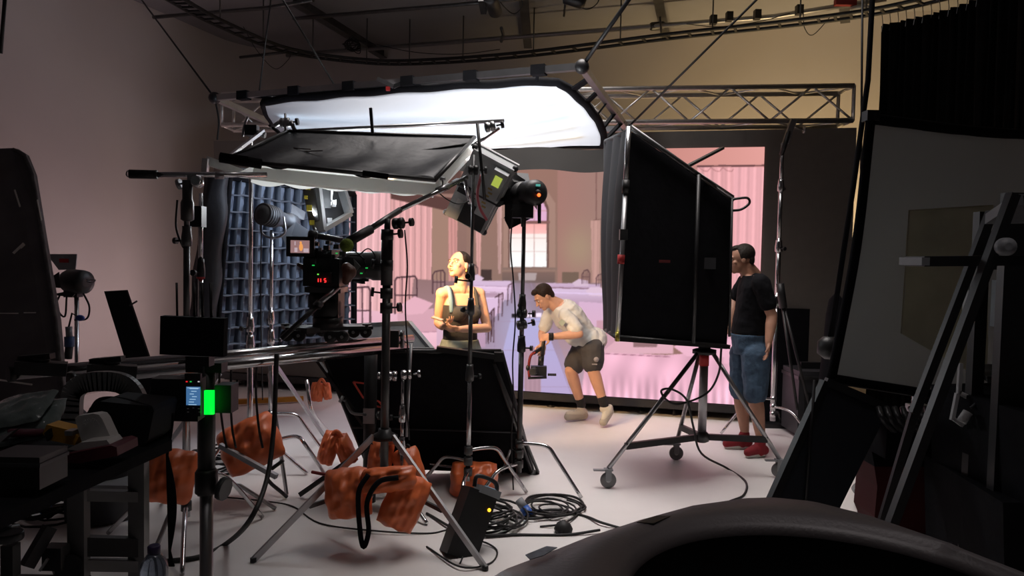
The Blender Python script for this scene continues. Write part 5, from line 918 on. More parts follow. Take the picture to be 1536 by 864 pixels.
# bottle stands on the lower shelf -> small ledge part of cart
tc_ = bpy.data.objects['black_cart']; B().box(pb + V3((.0, .0, -.012)), (.09, .09, .02)).build('side_tray', 'black', tc_); B().bar(pb + V3((.0, .03, -.02)), V3((l2.x, l2.y, pb.z - .1)), .02, .02).build('tray_arm', 'black', tc_)
t = thing('tool_cluster', 'dark clamp and tool cluster at the bottom left corner', 'tool rack', P(60, 860, 1.9)); B().lathe(P(14, 810, 1.8), (0, 0, 1), [(.03, 0), (.032, .004), (.032, .016), (.03, .02)], 18).build('round_pad', 'dgrey', t); B().box(P(16, 840, 1.8), (.03, .03, .08)).build('post', 'black', t); B().bar(P(40, 850, 1.85), P(75, 790, 1.9), .022, .03).build('arm', 'dgrey', t); B().box(P(84, 835, 1.9), (.05, .04, .06)).build('block', 'black', t); B().bar(P(60, 856, 1.86), P(72, 838, 1.86), .006, .006).build('pin', 'steel', t); B().cyl(P(104, 850, 1.9), P(96, 850, 2.0), .03).build('reel', 'dgrey', t); B().cyl(P(-4, 800, 1.8), P(26, 792, 1.85), .012).build('handle', 'dgrey', t)
B().box(P(60, 885, 1.9), (.20, .12, .03)).build('tray', 'black', t); p = P(60, 890, 1.9); B().box((p.x, p.y, p.z / 2), (.04, .04, p.z)).build('tray_leg', 'black', t)
t = thing('blue_tip_connector', 'black connector with blue ring on the cable heap at far left', 'connector', PZ(66, 760)); p, q = PZ(58, 752, .1), PZ(76, 772, .04); B().cyl(p, q, .03).build('body', 'rubber', t); B().cyl(p.lerp(q, .35), p.lerp(q, .7), .034).build('blue_ring', 'blue', t)
# ---------------- right side ----------------
Yr = 3.0
f0, f1, f2, f3 = P(1306, 178, 3.0), P(1620, 205, 3.3), P(1600, 615, 3.25), P(1247, 568, 2.95)
t = thing('grey_diffusion_frame', 'large grey diffusion cloth in a black bordered frame at the right', 'diffusion frame', P(1400, 600, 3.1))
B().grid(lambda u, v: f0.lerp(f1, u).lerp(f3.lerp(f2, u), v) + V3((-.05 * math.sin(PI * v) * (1 - u) * -.4, .02 * math.sin(PI * u) * math.sin(PI * v) + .003 * math.sin(u * 25 + v * 8), -.015 * math.sin(PI * u) * (1 - v))), 40, 30).build('cloth', 'diff', t)
def edge(p, q, bow=V3((0, 0, 0)), r=.018): B().tube(sm([p, p.lerp(q, .5) + bow, q], 8), r, 8).build('black_border', 'matte', t)
edge(f0, f1, V3((0, 0, -.015)), .022); edge(f0, f3, V3((.02, 0, 0)), .02); edge(f3, f2, V3((0, 0, -.01)), .02); edge(f1, f2)
B().box(f0 + V3((0, 0, .01)), (.05, .05, .04)).build('corner', 'black', t)
gg = [P(1364, 316, 2.9), P(1489, 308, 2.95), P(1478, 572, 2.95), P(1352, 500, 2.9)]
t = thing('amber_gel_sheet', 'square translucent amber sheet hung in front of the grey diffusion cloth', 'gel sheet', (gg[2] + gg[3]) / 2); B().grid(lambda u, v: gg[0].lerp(gg[1], u).lerp(gg[3].lerp(gg[2], u), v) + V3((0, .008 * math.sin(u * 5 + v * 7), 0)), 20, 20).build('sheet', 'gel', t)
for p, q in ((gg[0], gg[1]), (gg[0], gg[3])): B().tube([p, q], .003, 6).build('edge_rim', mat('amber_edge', (.40, .37, .24), .3), t)
fx, fy = P(1340, 600, 3.05).x, 3.1
t = thing('frame_stand', 'dark stand with chrome neck holding the grey diffusion frame', 'light stand', (fx + .12, fy, 0)); B().cyl((fx + .12, fy, 0), (fx + .12, fy, 1.12), .016).build('column', 'chrome', t); B().box((fx + .12, fy - .02, 1.0), (.08, .05, .03)).build('knuckle', 'steel', t)
for a in (.5, 2.6, 4.7): B().cyl((fx + .12, fy, .35), (fx + .12 + .35 * math.cos(a), fy + .35 * math.sin(a), .012), .012).build('leg', 'dsteel', t)
t = thing('leaning_flag', 'dark blue black cloth panel leaning at the right foreground', 'flag', PZ(1220, 790)); pp = [P(1236, 574, 2.75), P(1302, 600, 2.75), P(1228, 800, 2.75), P(1152, 762, 2.75)]
pp[2] = P(1250, 790, 2.75); pp = [P(1238, 572, 2.8), P(1334, 612, 2.8), P(1256, 770, 2.75), P(1152, 762, 2.75)]
nn = (pp[1] - pp[0]).cross(pp[3] - pp[0]).normalized(); B().prism([V3(p) for p in pp], (0, .03, 0)).build('cloth', mat('navy_black', (.010, .012, .018), .6), t)
for p, q in ((pp[0], pp[3]), (pp[0], pp[1])): B().bar(p, q, .03, .03).build('frame_bar', 'black', t)
B().prism([pp[3], pp[2], PZ(1290, 800, .01), PZ(1150, 800, .01)], (0, .03, 0)).build('lower_cloth', MC['navy_black'], t); B().tube([P(1222, 570, 2.78), P(1208, 765, 2.74)], .006, 6).build('seam', 'black', t)
# big black loudspeaker cases behind the man in black
t = thing('black_case', 'large black wheeled flight case on the floor at the right of the man in black', 'case', PZ(1210, 655)); c = PZ(1212, 652, 0) + V3((0, .0, 0)); B().box(c + V3((0, 0, .33)), (.36, .4, .58)).build('body', 'dgrey', t); B().box(c + V3((0, 0, .56)), (.38, .42, .03)).build('lid_edge', 'dsteel', t); B().box(c + V3((-.06, -.205, .4)), (.10, .02, .06)).build('latch', 'black', t); B().box(c + V3((0, 0, .65)), (.2, .06, .06)).build('handle', 'black', t)
for s in (-1, 1): B().lathe(c + V3((s * .14 - .015, -.17, .05)), (1, 0, 0), [(.03, 0), (.048, .003), (.048, .027), (.03, .03)], 16).build('castor', 'rubber', t)
for s in (-.12, 0, .12): B().box(c + V3((s, -.205, .25)), (.02, .015, .36)).build('rib', 'black', t)
t = thing('dark_screen', 'matte black rectangular panel standing behind the wheeled case', 'panel', PZ(1195, 610)); q = PZ(1195, 640, 0) + V3((-.1, -.1, 0)); B().box(q + V3((.0, .15, .6)), (.52, .06, 1.1)).build('panel', 'matte', t); B().box(q + V3((.0, .15, .02)), (.5, .3, .04)).build('foot', 'black', t)
t = thing('standing_cover', 'narrow dark covered stand between the case and the grey frame', 'covered stand', PZ(1238, 640)); q = PZ(1246, 668, 0); B().lathe(q, (0, 0, 1), [(.16, 0), (.14, .3), (.10, .8), (.08, 1.15), (.06, 1.28), (.02, 1.33)], 16).build('cover', 'matte', t)
# ladder
t = thing('step_ladder', 'black step ladder leaning across the right edge in front of the amber sheet', 'ladder', PZ(1400, 900))
def lad(x0_, y0_, x1_, y1_, Y, w_, h_, nm, m='black'): B().bar(P(x0_, y0_, Y), P(x1_, y1_, Y), w_, h_, upv=V3((0, 1, 0))).build(nm, m, t)
lad(1520, 291, 1332, 800, 2.0, .025, .028, 'rail'); lad(1487, 318, 1371, 620, 2.25, .025, .022, 'rail'); lad(1541, 291, 1640, 560, 2.0, .025, .03, 'rail')
B().prism([P(1478, 321, 2.2), P(1521, 291, 2.0), P(1560, 291, 2.0), P(1540, 320, 2.2)], (0, 0, -.03)).build('top_cap', 'grey', t)
lad(1372, 392, 1600, 390, 2.1, .028, .10, 'step'); B().box(P(1371, 392, 2.1), (.022, .12, .022)).build('step_end', 'grey', t)
f_ = P(1332, 800, 2.0); lad(1332, 800, 1303, 880, 2.0, .025, .028, 'lower_rail'); q = P(1303, 880, 2.0); B().bar(q, V3((q.x - .12, q.y, .02)), .03, .03).build('lower_rail', 'black', t)
q = P(1371, 620, 2.25); B().bar(q, V3((q.x - .25, q.y + .05, .02)), .022, .022).build('rear_rail', 'black', t)
B().lathe(P(1511, 370, 1.95), (.2, 1, 0), [(.01, -.01), (.024, 0), (.024, .02), (.01, .03)], 18).build('round_knob', 'grey', t)
# equipment cart on the right
t = thing('equipment_rack', 'tall black equipment rack with shelves at the right edge', 'rack', PZ(1560, 900))
def post(x, y0_, Y, w_, z1=None): p = P(x, y0_, Y); B().box((p.x, p.y, p.z / 2), (w_, .035, p.z)).build('post', 'black', t); return p
post(1474, 318, 2.45, .04); post(1545, 290, 2.3, .16); post(1524, 330, 2.35, .05)
for y0_ in (400, 560, 625): B().bar(P(1470, y0_, 2.5), P(1600, y0_ - 6, 2.4), .30, .02).build('shelf', 'black', t)
B().bar(P(1462, 660, 2.4), P(1640, 655, 2.4), .5, .28).build('drawer_block', 'matte', t); B().bar(P(1440, 780, 2.45), P(1640, 780, 2.4), .55, .30).build('lower_block', 'matte', t)
for x, y, w_, h_, m in ((1455, 440, .03, .14, 'lgrey'), (1498, 455, .035, .16, 'grey'), (1492, 350, .05, .035, 'lgrey')): 
    tag(B().box(P(x, y, 2.55), (w_, .03, h_)).build('rack_unit', m), {1455: 'pale narrow device seen between the ladder rails', 1498: 'grey device standing on the rack shelf behind the ladder', 1492: 'small pale box at the top of the rack'}[x], 'device')
t = thing('clip_frame', 'pale angular bracket with white plug on the rack below the ladder step', 'bracket', P(1440, 600, 2.45))
for a_, b__ in (((1441, 545), (1438, 590)), ((1436, 590), (1428, 630)), ((1438, 588), (1456, 600)), ((1430, 628), (1444, 638))): B().bar(P(*a_, 2.45), P(*b__, 2.45), .012, .012).build('bar', 'lgrey', t)
B().cyl(P(1442, 633, 2.4), P(1452, 618, 2.4), .015).build('plug', 'lgrey', t); B().tube(sm([P(1456, 612, 2.4), P(1470, 603, 2.4), P(1480, 620, 2.4), P(1482, 655, 2.4)]), .005, 6).build('lead', 'dgrey', t)
B().cyl(P(1440, 590, 2.45) , P(1462, 600, 2.45), .008).build('bar', 'lgrey', t)
# red bag and cable coils
t = thing('red_bag', 'dark red holdall under the diffusion frame at the right', 'bag', PZ(1360, 830)); B().prism([P(x, y, 2.88) for x, y in ((1310, 690), (1316, 730), (1312, 775), (1322, 800), (1460, 800), (1460, 695), (1390, 688))], (0, .18, 0)).build('body', 'redbag', t); B().prism([P(x, y, 2.87) for x, y in ((1306, 668), (1312, 700), (1390, 700), (1400, 668))], (0, .18, 0)).build('top_flap', 'matte', t)
q = P(1385, 800, 2.97); B().box((q.x, q.y, q.z / 2), (.4, .25, q.z)).build('base', 'matte', t)
B().box(P(1321, 661, 2.84), (.03, .02, .05)).build('orange_tag', mat('orange_tag', (.42, .06, .02), .6), t); B().box(P(1345, 662, 2.86), (.10, .1, .04)).build('red_pouch', 'redbag', t)
t = thing('coiled_hoses', 'coils of thick black cable piled above the red bag', 'cable', P(1360, 640, 2.8))
for k in range(7): B().tube(sm([P(1318 + 12 * k, 612, 2.75), P(1324 + 12 * k, 628, 2.7), P(1340 + 12 * k, 645, 2.75), P(1352 + 12 * k, 650, 2.85)]), .011, 8).build('loop', mat('cable_rubber', (.03, .03, .032), .35), t)
B().bar(P(1310, 655, 2.85), P(1420, 660, 2.85), .2, .12).build('support_bag', 'matte', t)
wire([PZ(1300, 690, .5), PZ(1290, 720, .3), PZ(1280, 735, .1), PZ(1310, 760, .01)], .010, 'grey cable curling on the floor beside the red bag', 'grey')
B()
tag(B().box(PZ(1303, 780, .09), (.10, .08, .18)).build('grey_block', 'grey'), 'small grey block on the floor beside the red bag', 'block')
# foreground moulded shell with round recess
t = thing('moulded_shell', 'large black moulded plastic housing with round recess in the near foreground', 'plastic housing', PZ(1150, 900, .8))
cs = PZ(1130, 900, .82)
YS = 1.15
outl = [(735, 880), (752, 856), (800, 838), (880, 806), (960, 780), (1040, 758), (1120, 747), (1160, 746), (1220, 752), (1300, 772), (1400, 806), (1500, 845), (1560, 868)]
zS = 1.22; rim = [PZ(x, y, zS) for x, y in outl]
back = rim; front = [PZ(x, 1100 + 60 * math.sin(PI * i / 12), zS) for i, x in enumerate(np.linspace(600, 1700, 13))]
ec = PZ(1250, 880, zS)
ro = [PZ(*(a), zS) for a in ((948, 862), (958, 832), (985, 808), (1030, 792), (1090, 785), (1160, 783), (1240, 787), (1320, 797), (1400, 815), (1470, 840), (1520, 868))]
# recess ellipse through world space
ecx = (ro[0].x + ro[-1].x) / 2; ecy = ro[0].y - .05; ea = (ro[-1].x - ro[0].x) / 2 * 1.04; eb = max(p.y for p in ro) - ecy
def ell_(a, k=1., z=zS): return V3((ecx + ea * k * math.cos(a), ecy + eb * k * math.sin(a), z))
NA = 180
def outer(a):
    # point on the outline in direction a
    d = V3((math.cos(a), math.sin(a) * .9, 0)); c0_ = V3((ecx, ecy, 0)); poly_ = [V3((p.x, p.y, 0)) for p in rim] + [V3((p.x, p.y, 0)) for p in reversed(front)]
    best = None
    for i in range(len(poly_)):
        p, q = poly_[i], poly_[(i + 1) % len(poly_)]; e = q - p; det = d.x * (-e.y) + e.x * d.y
        if abs(det) < 1e-9: continue
        r_ = p - c0_; s_ = (r_.x * (-e.y) + e.x * r_.y) / det; t_ = (d.x * r_.y - d.y * r_.x) / det
        if s_ > 0 and -1e-6 <= t_ <= 1 + 1e-6: best = s_ if best is None else max(best, s_)
    return c0_ + d * (best or .3) + V3((0, 0, zS))
outs = [outer(2 * PI * i / NA) for i in range(NA)]
prof = []
for i in range(NA):
    a = 2 * PI * i / NA; o_ = outs[i]; inn = ell_(a, 1.0); inn2 = ell_(a, 1.10)
    if (inn2 - ell_(0, 0)).length > (o_ - ell_(0, 0)).length * .97: inn2 = inn.lerp(o_, .4)
    if (inn - ell_(0, 0)).length > (o_ - ell_(0, 0)).length * .95: inn = ell_(0, 0).lerp(o_, .85); inn2 = ell_(0, 0).lerp(o_, .92)
    dn = (o_ - ell_(0, 0)).normalized()
    prof.append([o_ + dn * .02 + V3((0, 0, -.45)), o_ + dn * .018 + V3((0, 0, -.03)), o_ + dn * .008 + V3((0, 0, -.006)), o_ + V3((0, 0, .0)), inn2.lerp(o_, .4) + V3((0, 0, .004)), inn2, inn2.lerp(inn, .3) - V3((0, 0, .006)), inn2.lerp(inn, .9) - V3((0, 0, .008)), inn - V3((0, 0, .02)), inn.lerp(ell_(0, 0), .08) - V3((0, 0, .16)), ell_(0, 0) - V3((0, 0, .18))])
b = B(); rec = [r_[8:] for r_ in prof]; prof = [r_[:9] for r_ in prof]; mP = len(prof[0]); b._add([p for r_ in prof for p in r_], [((i * mP + j), (i * mP + j + 1), (((i + 1) % NA) * mP + j + 1), (((i + 1) % NA) * mP + j)) for i in range(NA) for j in range(mP - 1)], True); b.build('shell', 'shell', t); b = B(); b._add([p for r_ in rec for p in r_], [((i * 3 + j), (i * 3 + j + 1), (((i + 1) % NA) * 3 + j + 1), (((i + 1) % NA) * 3 + j)) for i in range(NA) for j in range(2)], True); b.build('recess', mat('recess_black', (.006, .006, .006), .9, spec=.1), t)
b = B(); b.prism([PZ(x, y, zS + .0045) for x, y in ((788, 833), (820, 820), (836, 822), (815, 834), (795, 840))], (0, 0, .001)); b.build('sticker', mat('pale_blue_sticker', (.13, .15, .18), .4, noise=.6, scale=60), t)
b = B(); b.prism([PZ(x, y, zS + .0045) for x, y in ((955, 784), (985, 774), (1005, 775), (980, 786))], (0, 0, .001)); b.build('sticker', mat('dark_sticker', (.008, .008, .01), .3), t)
p = ell_(0, 0); B().lathe(V3((p.x, p.y, 0)), (0, 0, 1), [(.25, 0), (.25, .02), (.06, .04), (.06, zS - .2)], 24).build('pedestal', 'black', t)
# ---------------- people ----------------
def frame(f, upv=(0, 0, 1)):
    f = V3(f).normalized(); s = f.cross(V3(upv)).normalized(); u = s.cross(f); return f, s, u      # s = the person's right
def head(b, c, f, s, u, k=1., fem=False):
    R_ = Matrix((s, f, u)).transposed(); c = V3(c)
    def g(x, y, z): return c + (s * x + f * y + u * z) * k
    b.ell(g(0, -.018, .025), (.074 * k, .094 * k, .092 * k), R_, 24, 16); b.ell(g(0, .022, -.045), (.056 * k, .062 * k, .066 * k), R_); b.ell(g(0, .06, -.093), (.024 * k, .022 * k, .02 * k), R_, 12, 8)
    b.ell(g(0, .068, .022), (.05 * k, .018 * k, .016 * k), R_, 14, 8)
    b.cap(g(0, .080, .012), g(0, .101, -.028), .008 * k, .012 * k, 10); b.ell(g(.011, .088, -.033), (.008 * k,) * 3, R_, 8, 6); b.ell(g(-.011, .088, -.033), (.008 * k,) * 3, R_, 8, 6)
    for x in (-1, 1): b.ell(g(x * .040, .052, -.022), (.022 * k, .022 * k, .02 * k), R_, 12, 8); b.ell(g(x * .076, -.012, -.012), (.009 * k, .018 * k, .030 * k), R_, 12, 8)
    b.ell(g(0, .078, -.060), (.024 * k, .012 * k, .010 * k), R_, 12, 8)
    b.cap(g(0, -.03, -.05), g(0, -.045, -.14), .052 * k * (.9 if fem else 1.08), .052 * k * (.9 if fem else 1.1))
    return g, R_
def face(t, g, R_, k=1., brow='hair', lipm='lip', open_=True):
    for x in (-1, 1):
        B().ell(g(x * .031, .074, .001), (.0115 * k, .008 * k, .0065 * k), R_, 12, 8).build('eye', 'eyew', t); B().ell(g(x * .031, .0805, .001), (.006 * k, .003 * k, .006 * k), R_, 10, 6).build('iris', 'eyed', t)
        B().tube(sm([g(x * .014, .088, .019), g(x * .032, .086, .027), g(x * .048, .074, .020)], 4), [.0022] * 9, 6).build('eyebrow', brow, t)
    B().ell(g(0, .0875, -.0555), (.020 * k, .006 * k, .0045 * k), R_, 12, 6).build('upper_lip', lipm, t); B().ell(g(0, .0865, -.0665), (.018 * k, .006 * k, .0055 * k), R_, 12, 6).build('lower_lip', lipm, t)
def hand(b, w_, d, n_, th, curl=.5, k=1., spread=.07):
    """w_ wrist, d towards the fingers, n_ palm normal, th side of the thumb (+-1)"""
    d = V3(d).normalized(); n_ = (V3(n_) - d * V3(n_).dot(d)).normalized(); s = d.cross(n_) * th; w_ = V3(w_)
    Rm_ = Matrix((s, d, n_)).transposed(); b.ell(w_ + d * .045 * k, (.040 * k, .052 * k, .016 * k), Rm_, 14, 10); b.cap(w_, w_ + d * .03 * k, .024 * k, .024 * k)
    for i, (o_, L) in enumerate(((.029, .070), (.010, .079), (-.009, .074), (-.027, .058))):
        p = w_ + d * .078 * k + s * o_ * k; dd = (d + s * (o_ * spread / .02)).normalized(); a = curl * (.45 + .08 * i)
        for j, l in enumerate((.45, .3, .25)):
            ang = a * (j + .6); q = p + (dd * math.cos(ang) + n_ * math.sin(ang)) * L * l * k; b.cap(p, q, (.0088 - .0008 * j) * k, (.0080 - .0008 * j) * k, 8); p = q
    p = w_ + d * .022 * k + s * .026 * k; dt = (s * .75 + d * .6 + n_ * .25).normalized(); q = p + dt * .042 * k; b.cap(p, q, .013 * k, .0105 * k, 8); q2 = q + (d * .8 + s * .25 + n_ * .45 * (.4 + curl)).normalized() * .034 * k; b.cap(q, q2, .0100 * k, .0085 * k, 8)
def ring(b, pts, rads):      # stacked elliptical torso sections joined as ellipsoids; pts centres, rads (half width, half depth)
    pass
def tors(b, cs, wd_, dp, s, f, ex=0.):
    # lofted torso with closed ends
    vs = []; n = 28; m = len(cs)
    for c, a, d in zip(cs, wd_, dp):
        for k in range(n): t_ = 2 * PI * k / n; ca_, sa = math.cos(t_), math.sin(t_); vs.append(V3(c) + s * (a + ex) * math.copysign(abs(ca_) ** .85, ca_) + f * (d + ex) * math.copysign(abs(sa) ** .85, sa))
    fs = [(i * n + k, (i * n + (k + 1) % n), ((i + 1) * n + (k + 1) % n), ((i + 1) * n + k)) for i in range(m - 1) for k in range(n)] + [list(range(n))[::-1], [(m - 1) * n + k for k in range(n)]]
    b._add(vs, fs, True)
X3, Z3 = V3((1, 0, 0)), V3((0, 0, 1))
# ---- actress ----
Yw = 5.9
def W(x, y, dy=0): return P(x, y, Yw + dy)
t = thing('person', 'woman in a charcoal tank top holding a phone, lit golden, looking up', 'person', (W(692, 520).x, Yw, 0))
bf, bs, bu = frame((-.45, -.89, 0)); base = V3((W(692, 520).x, Yw, 0))
def wp(z, sx=0, fx=0): return V3((base.x, Yw, z)) + bs * sx + bf * fx
b = B(); hc = W(688, 398, -.02); hf, hs, hu = frame(V3((-.58, -.76, .30)), (-.10, .1, 1)); g, R_ = head(b, hc, hf, hs, hu, 1.0, True)
shL, shR = W(663, 441, -.10), W(719, 441, .06)     # her right (image left), her left (image right)
nk = (shL + shR) / 2 + V3((0, 0, .035)); b.cap(g(0, -.03, -.06), nk, .050, .054); b.cap(nk, shL.lerp(nk, .15) , .045, .050); b.cap(nk, shR.lerp(nk, .15), .045, .050)
sd = (shR - shL).normalized(); fd = sd.cross(Z3); fd = -fd if fd.y > 0 else fd; chest = (shL + shR) / 2
TC = [chest + V3((0, 0, z)) for z in (.0, -.08, -.16, -.26, -.36, -.46, -.56)]; TW = [.135, .155, .15, .128, .130, .165, .170]; TD = [.065, .095, .105, .092, .095, .115, .115]
tors(b, TC, TW, TD, sd, fd)
for s_, p in ((-1, chest - sd * .065), (1, chest + sd * .065)): b.ell(p + fd * .085 - Z3 * .15, (.066, .06, .062))
eL, eR = W(657, 484, -.06), W(731, 492, .02); wL, wR = W(663, 491, -.26), W(688, 494, -.28)
b.chain([shL, shL.lerp(eL, .5), eL], [.046, .042, .034]); b.chain([eL, eL.lerp(wL, .4), wL], [.034, .035, .024]); b.chain([shR, shR.lerp(eR, .5), eR], [.047, .043, .036]); b.chain([eR, eR.lerp(wR, .4), wR], [.036, .037, .024])
b.ell(shL, (.05,) * 3); b.ell(shR, (.05,) * 3)
hand(b, wL, (W(672, 485, -.3) - wL), (.2, -.3, .9), -1, .7, .9); hand(b, wR, (W(672, 491, -.34) - wR) + V3((-.03, 0, 0)), (.1, .6, .5), 1, 1.0, .9)
hp = TC[-1]; kn = []
for s_ in (-1, 1): h0 = hp + sd * s_ * .085; k0_ = V3((h0.x, h0.y - .02, .47)); a0_ = V3((h0.x, h0.y + .01, .08)); b.chain([h0, h0.lerp(k0_, .4), k0_, k0_.lerp(a0_, .3), a0_], [.095, .085, .055, .055, .036]); kn.append((h0, k0_, a0_))
b.build('body', 'skin', t, vox=.005, smooth_it=4); face(t, g, R_, 1., 'hair', 'lip')
hb = B(); hb.ell(g(0, -.030, .035), (.079, .092, .090), R_, 28, 18); hb.ell(g(0, -.06, -.01), (.066, .06, .07), R_); hb.ell(g(0, -.118, .03), (.036, .034, .036), R_, 14, 10)
for x in (-1, 1): hb.ell(g(x * .066, -.005, .045), (.016, .035, .035), R_, 12, 8)
hb.build('hair', 'hair', t, vox=.004, smooth_it=3)
for x in (-1, 1): B().ell(g(x * .082, -.005, -.052), (.007, .007, .014), R_, 10, 8).build('earring', mat('gold', (.75, .5, .12), .3, 1), t)
b = B(); tors(b, [c - Z3 * .005 for c in TC[1:6]] , TW[1:6], TD[1:6], sd, fd, .010)
for s_, p in ((-1, chest - sd * .065), (1, chest + sd * .065)): b.ell(p + fd * .088 - Z3 * .15, (.070, .064, .064))
for s_ in (-1, 1):
    q = chest + sd * s_ * .105; b.tube(sm([q + fd * .098 - Z3 * .11, q + fd * .075 - Z3 * .04, q + fd * .03 + Z3 * .035, q - fd * .03 + Z3 * .035, q - fd * .085 - Z3 * .06]), .017, 10)
b.build('tank_top', 'tank', t, vox=.005, smooth_it=4)
b = B(); q = chest - sd * .125; b.tube(sm([q + fd * .10 - Z3 * .14, q + fd * .085 - Z3 * .04, q + fd * .035 + Z3 * .045, q - fd * .03 + Z3 * .045]), .017, 10); b.build('denim_strap', mat('light_denim', (.13, .22, .30), .85), t)
b = B(); tors(b, TC[4:7], [w_ + .004 for w_ in TW[4:7]], [w_ + .004 for w_ in TD[4:7]], sd, fd, .014); b.cap(kn[0][0], kn[0][1], .108, .075); b.cap(kn[1][0], kn[1][1], .108, .075); b.cap(kn[0][1], kn[0][2], .075, .062); b.cap(kn[1][1], kn[1][2], .075, .062); b.build('dungarees', 'denimd', t, vox=.006)
b = B(); tors(b, [TC[5] + Z3 * .05, TC[5], TC[5] - Z3 * .05], [.12, .15, .15], [.11, .130, .13], sd, fd, .012); b.build('belly_panel', 'tank', t, vox=.006)
for h0, k0_, a0_ in kn: b = B(); b.ell(V3((a0_.x, a0_.y - .05, .04)), (.042, .11, .038)); b.build('shoe', 'shoe', t)
tag(B().box(W(656, 478, -.36), (.085, .045, .010), Rxyz(.15, .25, -.3)).build('phone', mat('phone_case', (.55, .42, .32), .3)), 'phone held flat in the right hand of the woman', 'phone')
# ---- bending man ----
Ym = 7.2
def W(x, y, dy=0): return P(x, y, Ym + dy)
t = thing('person', 'man in a white T-shirt and dark shorts bending over a small camera gimbal', 'person', (W(885, 620).x, Ym, 0))
b = B(); hc = W(815, 446, -.05); hf, hs, hu = frame(V3((-.80, -.30, -.62)), (-.5, 0, .85)); g, R_ = head(b, hc, hf, hs, hu, 1.0)
sN = W(832, 458, -.12); sFar = W(842, 452, .16); shN = W(848, 472, -.17); shF = W(826, 466, .16); pel = W(884, 514, 0); ax = (W(838, 456, 0) - pel).normalized()
b.cap(g(0, -.03, -.05), W(838, 456, 0), .055, .06)
lat = V3((.25, -.95, 0)).normalized(); front_ = ax.cross(lat).normalized(); front_ = -front_ if front_.z > 0 else front_
Lt = (W(842, 460, 0) - pel).length; TC = [pel + ax * Lt * f_ for f_ in (-.12, 0.05, .25, .5, .75, .95, 1.08)]; TW = [.165, .165, .15, .155, .18, .18, .10]; TD = [.115, .115, .105, .11, .12, .105, .06]
tors(b, TC, TW, TD, lat, front_)
eN = W(869, 501, -.30); wN = W(828, 505, -.30); eF = W(813, 500, .15); wF = W(814, 515, -.10)
b.chain([shN, shN.lerp(eN, .5), eN], [.058, .05, .040]); b.chain([eN, eN.lerp(wN, .35), wN], [.040, .043, .028]); b.chain([shF, shF.lerp(eF, .5), eF], [.055, .048, .04]); b.chain([eF, eF.lerp(wF, .4), wF], [.04, .04, .028])
hand(b, wN, W(815, 506, -.28) - wN, (.0, .8, -.3), 1, 1.3); hand(b, wF, V3((-.1, -.1, -1)), (0, -1, 0), 1, 1.3)
hN, hF = pel + lat * .095 - Z3 * .03, pel - lat * .095 - Z3 * .03
# front leg (image left) and rear leg (image right)
kA, aA = W(856, 556, -.05), W(872, 607, .05); kB, aB = W(889, 553, -.16), W(906, 606, -.20)
for h0, k0_, a0_ in ((hF, kA, aA), (hN, kB, aB)): b.chain([h0, h0.lerp(k0_, .45), k0_, k0_.lerp(a0_, .3), a0_], [.105, .088, .060, .060, .038])
b.build('body', 'skin', t, vox=.006, smooth_it=4); face(t, g, R_)
hb = B(); hb.ell(g(0, -.030, .040), (.082, .094, .088), R_, 28, 18); hb.ell(g(0, .035, .088), (.055, .045, .032), R_); hb.ell(g(0, -.07, -.01), (.065, .045, .06), R_)
for x in (-1, 1): hb.ell(g(x * .070, -.005, .035), (.014, .03, .04), R_, 12, 8)
hb.build('hair', 'hair', t, vox=.005, smooth_it=2)
b = B(); tors(b, TC[0:7], TW, TD, lat, front_, .022); b.cap(shN, shN.lerp(eN, .74), .068, .072); b.cap(shF, shF.lerp(eF, .70), .064, .066); b.ell(TC[1] - front_ * .03 , (.17, .15, .13)); b.ell(TC[2] + front_ * .05, (.14, .14, .1)); b.build('tee_shirt', 'tee', t, vox=.007, smooth_it=5, wr=.03)
B().box(W(843, 484, -.315), (.05, .004, .05), Rxyz(.1, .7, 0)).build('shirt_print', mat('faint_green_print', (.45, .52, .44), .9), t)
b = B(); b.ell(pel - Z3 * .02, (.15, .175, .13)); 
for h0, k0_ in ((hF, kA), (hN, kB)): b.cap(h0, h0.lerp(k0_, .74), .118, .104)
b.build('shorts', 'shorts', t, vox=.007, wr=.022); b = B(); pB = hN.lerp(kB, .5) + V3((.0, -.125, 0)); b.lathe(pB + V3((.02, .0, 0)), (0, -1, 0), [(.025, 0), (.025, .004), (.001, .005)], 16); b.box(pB + V3((.005, -.0, -.045)), (.05, .004, .012)); b.build('shorts_print', mat('pale_print', (.30, .28, .30), .8), t)
for nm, a0_, toe, hl in (('a', aA, W(852, 621, -.05), W(876, 618, .06)), ('b', aB, W(905, 629, -.26), W(914, 612, -.18))):
    k0_ = kA if nm == 'a' else kB; B().cap(a0_.lerp(k0_, .18), a0_, .046, .046).build('sock', 'sock', t, vox=.006)
    b = B(); b.chain([hl, hl.lerp(toe, .5), toe], [.038, .038, .028]); b.cap(a0_ - V3((0, 0, .045)), hl.lerp(toe, .25) + V3((0, 0, .005)), .042, .046); b.build('shoe', 'shoe', t, vox=.006)
    b = B(); b.chain([hl - V3((0, 0, .032)), toe - V3((0, 0, .026))], [.044, .040]); b.build('sole', mat('grey_sole', (.42, .38, .32), .7), t, vox=.006)
    for q_ in (.35, .5, .65): m_ = hl.lerp(toe, q_) + V3((0, 0, .036)); B().cyl(m_ + V3((0, -.028, -.008)), m_ + V3((0, .028, -.008)), .005, n=6).build('lace', 'lgrey', t)
B().cyl(W(830, 505, -.30), W(823, 505, -.30), .037).build('watch_strap', 'rubber', t); B().box(W(826, 504, -.345), (.035, .012, .035)).build('watch', 'black', t)
t = thing('camera_gimbal', 'small camera on a handheld gimbal hanging from the hands of the bending man', 'gimbal', W(808, 556, -.15))
